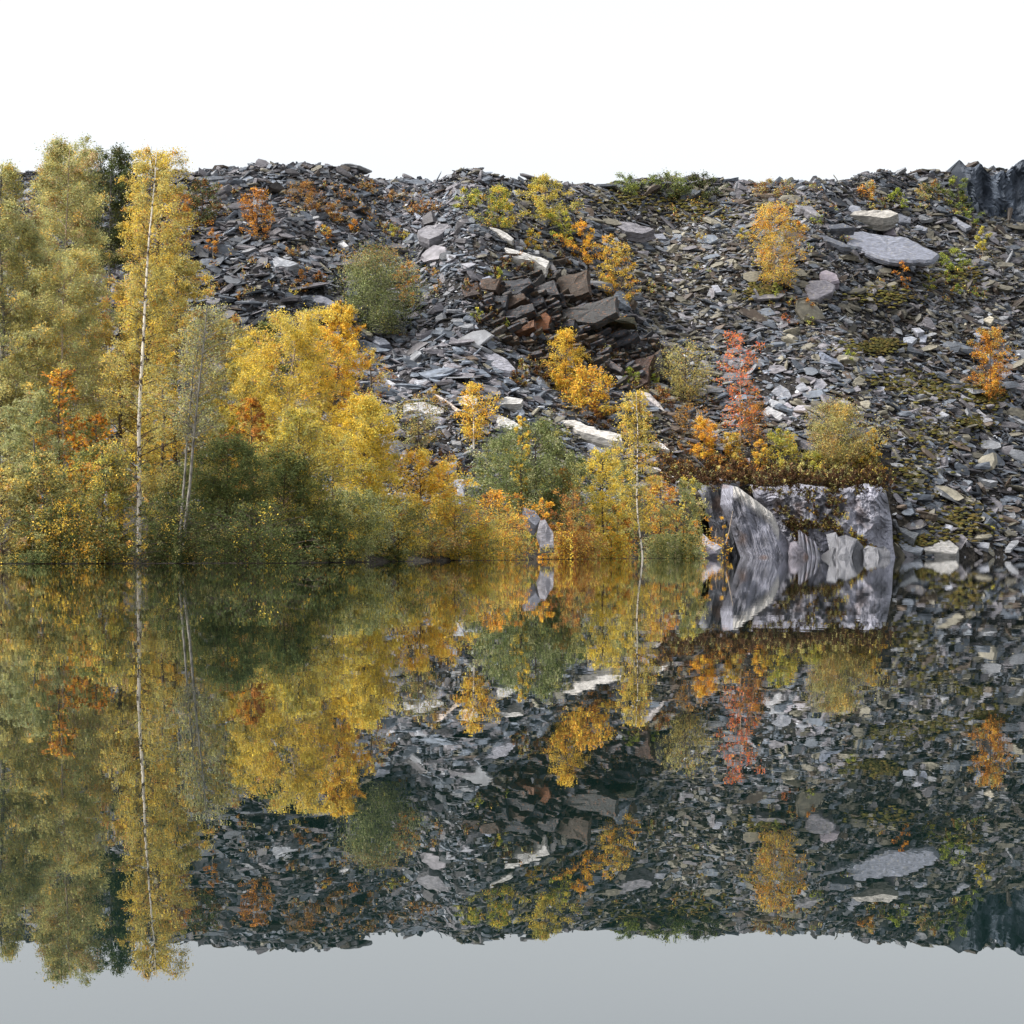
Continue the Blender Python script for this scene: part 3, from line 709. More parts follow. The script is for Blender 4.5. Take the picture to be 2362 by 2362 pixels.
for (poly, nrm, col) in [([(1280,640),(1370,622),(1400,720),(1370,850),(1310,850),(1300,720)],(-.35,-.8,.45),.30),([(1385,655),(1450,645),(1560,680),(1520,760),(1500,850),(1375,850),(1400,720)],(.1,-.85,.5),.25),
  ([(1555,685),(1600,740),(1605,850),(1505,850),(1520,760)],(.6,-.7,.3),.14),([(1600,765),(1640,735),(1720,750),(1740,850),(1605,850)],(-.2,-.85,.45),.26),([(1715,752),(1780,742),(1835,790),(1835,850),(1740,850)],(.25,-.85,.4),.22),
  ([(1640,790),(1700,780),(1715,850),(1630,850)],(.3,-.8,.5),.30),([(1330,760),(1380,740),(1400,850),(1325,850)],(.4,-.8,.4),.2),([(1450,740),(1500,720),(1510,800),(1490,850),(1440,850)],(-.3,-.9,.3),.31)]:
    me, cen = slab_mesh([c9(*q) for q in poly], nrm, 1.6, np.array((col,col*1.01,col*1.1))*.62, Y=192.3+rw.uniform(-.5,.4), rng=rw)
    me.materials.append(M['block_rock']); link('foot_rock', me, None, root, tuple(np.array(cen)-np.array(root.location)))
rock_face('foot_rock', [(788,553),(792,544),(797,543),(804,549),(809,556)], [(788,553),(789,560)], [(809,556),(808,560)], 190.6, .8, M['cliff_rock'], (.20,.185,.21), math.radians(45), root, 40, 24, .25, seed=61, back=3)
for j in range(4):
    x0 = 803+4.2*j
    rock_face('fold_rib', [(x0-2,531+3*j),(x0,534+3*j),(x0+3,545+2.5*j),(x0+5,555)], [(x0-2,531+3*j),(x0+1,560)], [(x0+5,555),(x0+5,560)], 191.2-.25*j, .5, M['cliff_rock'], (.24,.24,.28), math.radians(35), root, 14, 20, .12, seed=70+j, back=2)

# small blocks and boulders along the left and middle shore
for (poly, Y, nrm, th, col, lab) in [
  ([(540,520),(545,519),(553,532),(554,548),(541,549),(537,533)],132,(0,-.95,.3),1.0,(.24,.235,.26),'tall grey boulder standing at the shore among orange bushes'),
  ([(523,507),(535,510),(541,519),(536,526),(527,518)],136,(.1,-.8,.6),1.0,(.12,.125,.15),'dark block behind the tall grey boulder'),
  ([(693,541),(703,545),(718,553),(706,555),(698,550)],172,(.2,-.6,.8),.8,(.17,.16,.19),'dark wet slab at the waterline left of the grey rock'),
  ([(702,533),(712,541),(722,548),(716,551),(706,545)],175,(.3,-.5,.8),.5,(.33,.31,.33),'pale narrow slab above the waterline left of the grey rock'),
  ([(577,549),(585,551),(588,556),(578,556)],160,(0,-.6,.8),.5,(.22,.22,.24),'small grey stone at the waterline under the yellow leaves'),
  ([(667,541),(676,545),(680,549),(670,550)],168,(.1,-.6,.8),.5,(.34,.27,.30),'small pinkish stone at the shore under the grey-olive tree'),
  ([(610,545),(620,550),(628,556),(612,556)],165,(0,-.6,.8),.5,(.15,.15,.17),'small dark stone beside the thin white trunk')]:
    me, cen = slab_mesh(poly, nrm, th, np.array(col), Y=Y)
    tag(link('boulder', me, M['slate'], loc=cen), lab, 'rock')

rs_ = np.random.default_rng(44)
ORD = 'first second third fourth fifth sixth seventh eighth ninth tenth eleventh twelfth thirteenth fourteenth fifteenth sixteenth seventeenth eighteenth'.split()
for j in range(18):
    x = 897+j*6.1+rs_.normal(0,1); Y = float(np.interp((x-512)/F*205, *YS))+rs_.uniform(-.6,1.2)
    w = rs_.uniform(7,13); h = rs_.uniform(3,7); yb = HOR+CH/Y*F+1
    poly = [(x-w/2,yb-h*.3),(x-w*.25,yb-h),(x+w*.2,yb-h*rs_.uniform(.7,1)),(x+w/2,yb-h*.4),(x+w*.35,yb+.5),(x-w*.3,yb+.8)]
    me, cen = slab_mesh(poly, (rs_.normal(0,.3), -.75, rs_.uniform(.35,.8)), rs_.uniform(.5,1.0), np.array([GREY,DARK,(.2,.2,.2),(.24,.235,.22)][int(rs_.integers(4))])*rs_.uniform(.7,1.1), Y=Y)
    tag(link('shore_block', me, M['slate_warm'], loc=cen), ORD[j]+' slate block right of the grey rock along the right hand waterline', 'rock', 'slate blocks along the right waterline')

# far quarry cliff in the top right corner
def cliff():
    V = []; nu, nv = 90, 80
    U, W = np.meshgrid(np.linspace(0,1,nu), np.linspace(0,1,nv))
    Y = 262 + U*8; X = 54.6 + U*26 - W*6.2 + .8*fbm(W*4, U*2, 0, 4, 3)
    Z = 26 + W*(16.6+.9*fbm(U*9, 0, 0, 8, 4)+U*2)
    D = 1.2*(1-np.abs(fbm(X*.9, Z*.25, 0, 90, 5)))+.8*fbm(X*.3, Z*.3, 0, 95, 3)+.5*np.floor(fbm(X*.5, Z*.3, 1, 96, 2)*5)/2
    Yf = Y - D - W*(-2)
    G = np.stack([X, Yf, Z], -1)
    rows = np.concatenate([G, G[-1:]+np.array([0,14,-1.]), G[0:1]+np.array([0,14,0.])], 0)
    rows = np.concatenate([rows[:, :1]+np.array([0,14,0.]), rows], 1)
    h, w = rows.shape[:2]; V = rows.reshape(-1,3)
    i = (np.arange(h-1)[:,None]*w+np.arange(w-1)[None,:]).ravel()
    c = tile((.055,.07,.095), len(V))*(1+.4*fbm(V[:,0]*.6, V[:,2]*.1, 0, 12, 3)[:,None])
    tag(link('quarry_cliff', mesh_np('quarry_cliff', V, quads=np.stack([i,i+1,i+w+1,i+w],-1), col=c), M['cliff_rock']), kind='structure')
cliff()

# moss cushions over the right hand scree
def moss():
    n = 3400
    spots = np.array([(870,352,22,5,3),(885,347,10,4,2),(985,400,16,9,4),(975,425,14,6,3),(900,385,30,10,2),(940,392,25,10,2),(885,300,26,8,2),(910,480,25,20,2),(960,525,30,14,3),(920,545,25,6,2),(760,295,14,6,2),(955,280,25,10,2),(650,205,60,8,2),(695,215,30,8,1),(590,325,16,4,2),(940,440,40,20,2),(640,425,12,6,1),(870,460,10,8,1)])
    w = spots[:,4]/spots[:,4].sum(); k = R.choice(len(spots), n, p=w)
    px = spots[k,0]+R.normal(0,.6,n)*spots[k,2]; py = spots[k,1]+R.normal(0,.6,n)*spots[k,3]
    A = np.linspace(0, 2*np.pi, 7)[:-1]
    B = np.concatenate([np.c_[np.cos(A), np.sin(A), -.2+0*A], np.c_[np.cos(A)*.7, np.sin(A)*.7, .35+0*A], [[0,0,.5]]])
    tr = []
    for a in range(6):
        b = (a+1)%6; tr += [(a,b,6+b),(a,6+b,6+a),(6+a,6+b,12)]
    tr = np.array(tr); Vs, Ts, Cs = [], [], []; off = 0
    for j in range(n):
        if px[j] > 1015 or py[j] > 553: continue
        h = hit(px[j], py[j]); s = R.uniform(.07,.26)
        P = B*np.array([s*1.25, s, s*.95])*(1+R.normal(0,.12,(13,1)))
        P = P + h + np.array([0,-.35,.28+R.random()*.15])
        Vs.append(P); Ts.append(tr+off); off += 13
        c = np.array([[.085,.075,.012],[.055,.052,.012],[.09,.065,.014]][int(R.integers(3))])*R.uniform(.5,1.3); Cs.append(tile(c, 13))
    me = mesh_np('moss', np.concatenate(Vs), tris=np.concatenate(Ts), col=np.concatenate(Cs), smooth=True)
    tag(link('moss', me, M['moss']), 'yellow-green moss cushions growing between the stones of the right scree', 'moss', kind='stuff')
moss()

# ------------------------------------------------------------------ plants
PAL = {  # leaf colours as they are on the plant
 'olive':  [((.20,.19,.055),4),((.27,.24,.07),3),((.15,.15,.05),3),((.36,.24,.04),1.2),((.22,.15,.07),.8)],
 'sage':   [((.17,.18,.085),4),((.22,.22,.11),3),((.12,.135,.055),3),((.26,.22,.07),1)],
 'ochre':  [((.36,.29,.055),4),((.29,.26,.06),3),((.46,.32,.035),2),((.40,.19,.03),1)],
 'yellow': [((.60,.44,.045),4),((.50,.40,.06),3),((.64,.42,.03),3),((.36,.30,.06),2)],
 'lime':   [((.46,.38,.04),4),((.36,.34,.06),3),((.56,.42,.03),2),((.24,.25,.06),2)],
 'gold':   [((.70,.44,.025),4),((.66,.36,.02),3),((.70,.50,.045),2),((.55,.27,.025),1)],
 'orange': [((.60,.27,.04),4),((.50,.22,.04),3),((.62,.32,.03),3),((.30,.12,.03),1)],
 'rust':   [((.30,.12,.03),4),((.38,.17,.04),3),((.20,.09,.03),3),((.42,.25,.05),1)],
 'red':    [((.62,.15,.05),4),((.50,.10,.04),2),((.60,.22,.06),3)],
 'dark':   [((.050,.070,.022),5),((.075,.095,.03),3),((.10,.11,.035),2),((.16,.14,.03),.6)],
 'green':  [((.095,.12,.04),4),((.13,.15,.05),3),((.065,.085,.03),3),((.22,.19,.04),.7)],
 'deep':   [((.035,.045,.015),4),((.055,.065,.02),3),((.09,.075,.02),1.5)],
 'fresh':  [((.22,.26,.045),4),((.30,.31,.05),3),((.15,.19,.035),3)],
 'heath':  [((.105,.050,.025),4),((.145,.070,.030),3),((.07,.045,.02),3),((.16,.10,.02),1.2)],
 'mixed':  [((.26,.22,.05),4),((.50,.33,.03),2.4),((.17,.17,.05),3),((.42,.22,.03),1)],
 'brownish': [((.22,.14,.05),4),((.30,.19,.06),3),((.16,.10,.04),2),((.40,.22,.04),1)],
}
for _k, _g in (('olive',2.0),('sage',2.0),('ochre',1.5),('yellow',1.25),('lime',1.25),('gold',1.12),('orange',1.15),('rust',1.0),('red',1.25),('dark',1.5),('green',1.5),('fresh',1.3),('heath',.7),('mixed',1.5),('brownish',1.3)):
    _g *= 1.12
    PAL[_k] = [(tuple(min(v*_g + (.035 if i == 2 and _k in ('yellow','gold','lime','ochre','olive','mixed') else 0), .82) for i, v in enumerate(c)), w) for c, w in PAL[_k]]
BARK = {'w':'birch_bark','g':'grey_bark','b':'brown_bark','p':'pale_bark'}
def tubes(paths, radii, sides=5):
    """paths: list of (k,3) arrays, radii: list of (k,) arrays -> one mesh of tapered tubes"""
    Vs, Q, off = [], [], 0
    ang = np.arange(sides)/sides*2*np.pi
    for P, r in zip(paths, radii):
        P = np.asarray(P, float); k = len(P)
        d = np.gradient(P, axis=0); d /= np.linalg.norm(d, axis=1, keepdims=True)+1e-9
        ref = np.where(np.abs(d[:,2:3]) < .9, np.array([[0,0,1.]]), np.array([[1.,0,0]]))
        a = np.cross(d, ref); a /= np.linalg.norm(a, axis=1, keepdims=True)+1e-9
        b = np.cross(d, a)
        ring = P[:,None,:] + (a[:,None,:]*np.cos(ang)[None,:,None]+b[:,None,:]*np.sin(ang)[None,:,None])*np.asarray(r)[:,None,None]
        Vs.append(ring.reshape(-1,3))
        i = np.arange(k-1)[:,None]*sides; j = np.arange(sides)[None,:]; j2 = (j+1)%sides
        Q.append(np.stack([i+j, i+j2, i+sides+j2, i+sides+j], -1).reshape(-1,4)+off); off += k*sides
    return np.concatenate(Vs), np.concatenate(Q)
PROF = {
 'birch':  (lambda t: np.interp(t, [0,.12,.35,.6,.85,1], [.4,.85,1,.92,.68,.3])),
 'dome':   (lambda t: np.sqrt(np.clip(1-(t*1.0)**2.2, 0, 1))*.95+.05),
 'round':  (lambda t: np.sqrt(np.clip(1-(2*t-1)**2, 0, 1))*.95+.05),
 'cone':   (lambda t: np.interp(t, [0,.15,.6,1], [.8,1,.6,.15])),
 'fan':    (lambda t: np.interp(t, [0,.3,.75,1], [.25,.65,1,.35])),
 'column': (lambda t: np.interp(t, [0,.2,.8,1], [.75,1,.9,.55])),
}
LEAVES = [0]; BASES = []
def pick(pal, n):
    P = []
    for name, w in pal:
        P += [(c, ww*w) for c, ww in PAL[name]]
    w = np.array([p[1] for p in P], float); w /= w.sum()
    return np.array([p[0] for p in P])[R.choice(len(P), n, p=w)]
def plant(name, label, cat, px, pyb, pyt, wpx, pal, Y=None, crown=0.25, prof='birch', k=2.6, leaf=1.7, droop=.5,
          bark='b', lean=0, path=None, trunks=1, limbs=None, trad=None, group=None, depth=1.0, spread=.22, clump=1.0, mat='leaf', ascend=.35, show=1.0, toppal=None, sink=None, back=False, atpx=False):
    if Y is None:
        b = hit(px, pyb)
    else:
        X = (px-512)/F*Y; b = np.array([X, Y, float(T1(X, Y))])
        if atpx: b[2] = CH+(HOR-pyb)*Y/F
    if sink is None: wpx = wpx*1.25; k = k*(2.1 if Y is not None else 1.35); clump = clump*(1.5 if Y is not None else 1.7)
    if sink is None and Y is None: BASES.append((px, pyb, wpx))
    Yb = b[1]; m = Yb/F                                         # metres per picture pixel at that distance
    H = CH+(HOR-pyt)*m - b[2]; Wd = wpx*m/2
    H = max(H, .3)
    if isinstance(pal, str): pal = [(pal, 1)]
    root = None
    if sink is None: root = empty(name, tuple(b)); tag(root, label, cat, group)
    # trunks
    T = []
    for j in range(trunks):
        kk = 14; t = np.linspace(0, 1, kk)
        if path is not None:
            pts = np.array(path, float); zz = CH+(HOR-pts[:,1])*m-b[2]; xx = (pts[:,0]-512)*m-b[0]
            o = np.argsort(zz); z = np.linspace(0, H, kk); x = np.interp(z, zz[o], xx[o]); y = .15*fbm(z*.3, 0, j, 3, 2)
            P = np.stack([x, y, z], -1)
        else:
            a = R.random()*6.28; off = 0 if trunks == 1 else Wd*.35*(.5+R.random())
            wob = H*.018
            P = np.stack([lean*m*t + np.cos(a)*off*t + wob*fbm(t*2.5, j*3.1, px, 1, 3)*t**.5,
                          np.sin(a)*off*t + wob*fbm(t*2.5, j*3.1, px, 2, 3)*t**.5, t*H*(1 if j == 0 else R.uniform(.75,1))], -1)
        T.append(P)
    r0 = trad*m if trad else max(H*.011, .018)
    tv, tq = tubes(T, [r0*(1-.88*np.linspace(0,1,len(P))**1.1)+.006 for P in T], 7)
    if show > 0: link('trunk', mesh_np('trunk', tv, quads=tq, smooth=True), M[BARK[bark]], root)
    # limbs
    area = wpx*(pyb-pyt)*(1-crown)*.75
    nl = int(k*area/(leaf*leaf*.42)); nl = max(nl, 60)
    nlimb = limbs or int(np.clip(area/55, 8, 90))
    f = PROF[prof]
    tt = crown + (1-crown)*np.clip((np.arange(nlimb)+R.random(nlimb))/nlimb, 0, .985)
    az = np.arange(nlimb)*2.4 + R.normal(0,.4,nlimb)
    rad = Wd*f((tt-crown)/(1-crown))*R.uniform(.42, 1.08, nlimb)*(1+.6*vnoise(np.cos(az)*1.3+px, np.sin(az)*1.3, tt*3.2, 7))
    # keep more reach where the light is: every fifth limb pokes out of the outline
    rad = np.where(R.random(nlimb) < .2, rad*1.28, rad)
    which = R.integers(0, trunks, nlimb)
    start = np.zeros((nlimb,3)); tip = np.zeros((nlimb,3))
    for i in range(nlimb):
        P = T[which[i]]; tb = max(tt[i] - ascend*rad[i]/H, .03)
        q = tb*(len(P)-1); a = int(q); a2 = min(a+1, len(P)-1)
        start[i] = P[a]+(P[a2]-P[a])*(q-a)
        q = tt[i]*(len(P)-1); a = int(q); a2 = min(a+1, len(P)-1); c = P[a]+(P[a2]-P[a])*(q-a)
        tip[i] = c + np.array([math.cos(az[i])*rad[i], math.sin(az[i])*rad[i]*depth, 0])
    s5 = np.linspace(0,1,6)
    mid = (start+tip)/2 + np.stack([0*rad,0*rad, rad*.16], -1) + R.normal(0,.05,(nlimb,3))*rad[:,None]
    LP = ((1-s5)**2)[None,:,None]*start[:,None,:] + (2*s5*(1-s5))[None,:,None]*mid[:,None,:] + (s5**2)[None,:,None]*tip[:,None,:]
    rl = np.maximum(r0*.32*(1-tt), .008)
    # twigs
    ntw = int(np.clip(area/(9 if Y is not None else 4), 40, 1700))
    li = R.integers(0, nlimb, ntw); ts = .25+.75*R.random(ntw)**.8
    q = ts*5; a = np.minimum(q.astype(int), 4); fr_ = (q-a)[:,None]
    t0 = LP[li, a]*(1-fr_)+LP[li, a+1]*fr_
    tl = Wd*spread*R.uniform(.5,1.4,ntw)*(1.1-.4*ts)
    tl = np.maximum(tl, 2.2*m)
    dr = R.normal(0,1,(ntw,3)); out = tip[li]-start[li]; out /= np.linalg.norm(out,axis=1,keepdims=True)+1e-6
    dr = dr*.75+out*.8; dr /= np.linalg.norm(dr,axis=1,keepdims=True)
    g = np.zeros((ntw,3)); g[:,2] = -droop
    t1 = t0+dr*tl[:,None]*.55; t2 = t1+(dr*.45+g)*tl[:,None]
    if show > 0:
        paths = [LP[i] for i in range(nlimb)]; rr = [rl[i]*(1-.8*s5)+.004 for i in range(nlimb)]
        bv, bq = tubes(paths, rr, 4)
        # twigs as thin three-sided slivers
        w = np.full(ntw, max(.006, .10*m))[:,None]
        sx = np.array([1,0,0])*w; sy = np.array([0,.7,.7])*w
        tvv = np.stack([t0-sx, t0+sx, t1+sx*.5, t1-sx*.5, t2, t0+sy], 1).reshape(-1,3)
        bb = (np.arange(ntw)*6)[:,None]
        tw_t = np.concatenate([bb+np.array([[0,1,2]]), bb+np.array([[0,2,3]]), bb+np.array([[3,2,4]]), bb+np.array([[0,5,4]])])
        V = np.concatenate([bv, tvv]);
        me = mesh_np('branches', V, tris=tw_t+len(bv), quads=bq)
        tag(link('branches', me, M[BARK[bark if bark != 'w' else 'b']], root), kind='stuff')
    # leaves
    ti = R.integers(0, ntw, nl); u = R.random(nl)[:,None]
    c = np.where(u < .5, t0[ti]*(1-2*u)+t1[ti]*2*u, t1[ti]*(2-2*u)+t2[ti]*(2*u-1))
    c = c + R.normal(0, 1, (nl,3))*(tl[ti][:,None]*.17*clump)
    if back: c[:,1] = np.where((R.random(nl) < .992) & (np.abs(c[:,0]-np.interp(c[:,2], T[0][:,2], T[0][:,0])) < 5*m), np.abs(c[:,1])+.25, c[:,1])
    if Y is None: c[:,2] = np.maximum(c[:,2], .05)
    if Y is not None: c[:,2] = np.where(c[:,2] < .03-b[2], .04-b[2]+R.random(nl)**1.3*min(H*.45,1.6), c[:,2])
    sz = leaf*m*R.uniform(.65, 1.35, nl)
    nrm = R.normal(0,1,(nl,3)); nrm[:,2] = np.abs(nrm[:,2])*1.0+.35; nrm[:,1] -= .25
    nrm /= np.linalg.norm(nrm,axis=1,keepdims=True)
    ax = R.normal(0,1,(nl,3)); ax[:,2] -= droop; ax -= nrm*(ax*nrm).sum(1,keepdims=True); ax /= np.linalg.norm(ax,axis=1,keepdims=True)
    bx = np.cross(nrm, ax)
    A = ax*sz[:,None]*.5; B = bx*sz[:,None]*.31
    V = np.stack([c-A, c-A*.1+B, c+A, c-A*.1-B], 1).reshape(-1,3)
    qd = np.arange(nl*4).reshape(-1,4)
    colt = pick(pal, ntw)
    if toppal is not None:
        hh = t0[:,2]/H; sel = R.random(ntw) < np.clip((hh-toppal[1])*5, 0, 1)
        colt = np.where(sel[:,None], pick([(toppal[0],1)], ntw), colt)
    # whole limbs turn together: some boughs are further into autumn than others
    lc = pick(pal, nlimb)
    colt = np.where((R.random(ntw) < .35)[:,None], lc[li], colt)
    cl = colt[ti]*np.exp(R.normal(0,.22,nl))[:,None]
    cl = np.where((R.random(nl) < .18)[:,None], pick(pal, nl), cl)
    LEAVES[0] += nl
    if sink is not None:
        sink.append((V+b, np.repeat(cl, 4, 0))); return None
    me = mesh_np('crown', V, quads=qd, col=np.repeat(cl, 4, 0))
    link('crown', me, M[mat], root)
    return root

BP = [(139,530),(139,496),(139,424),(142,366),(145,297),(149,238),(154,190),(157,150)]
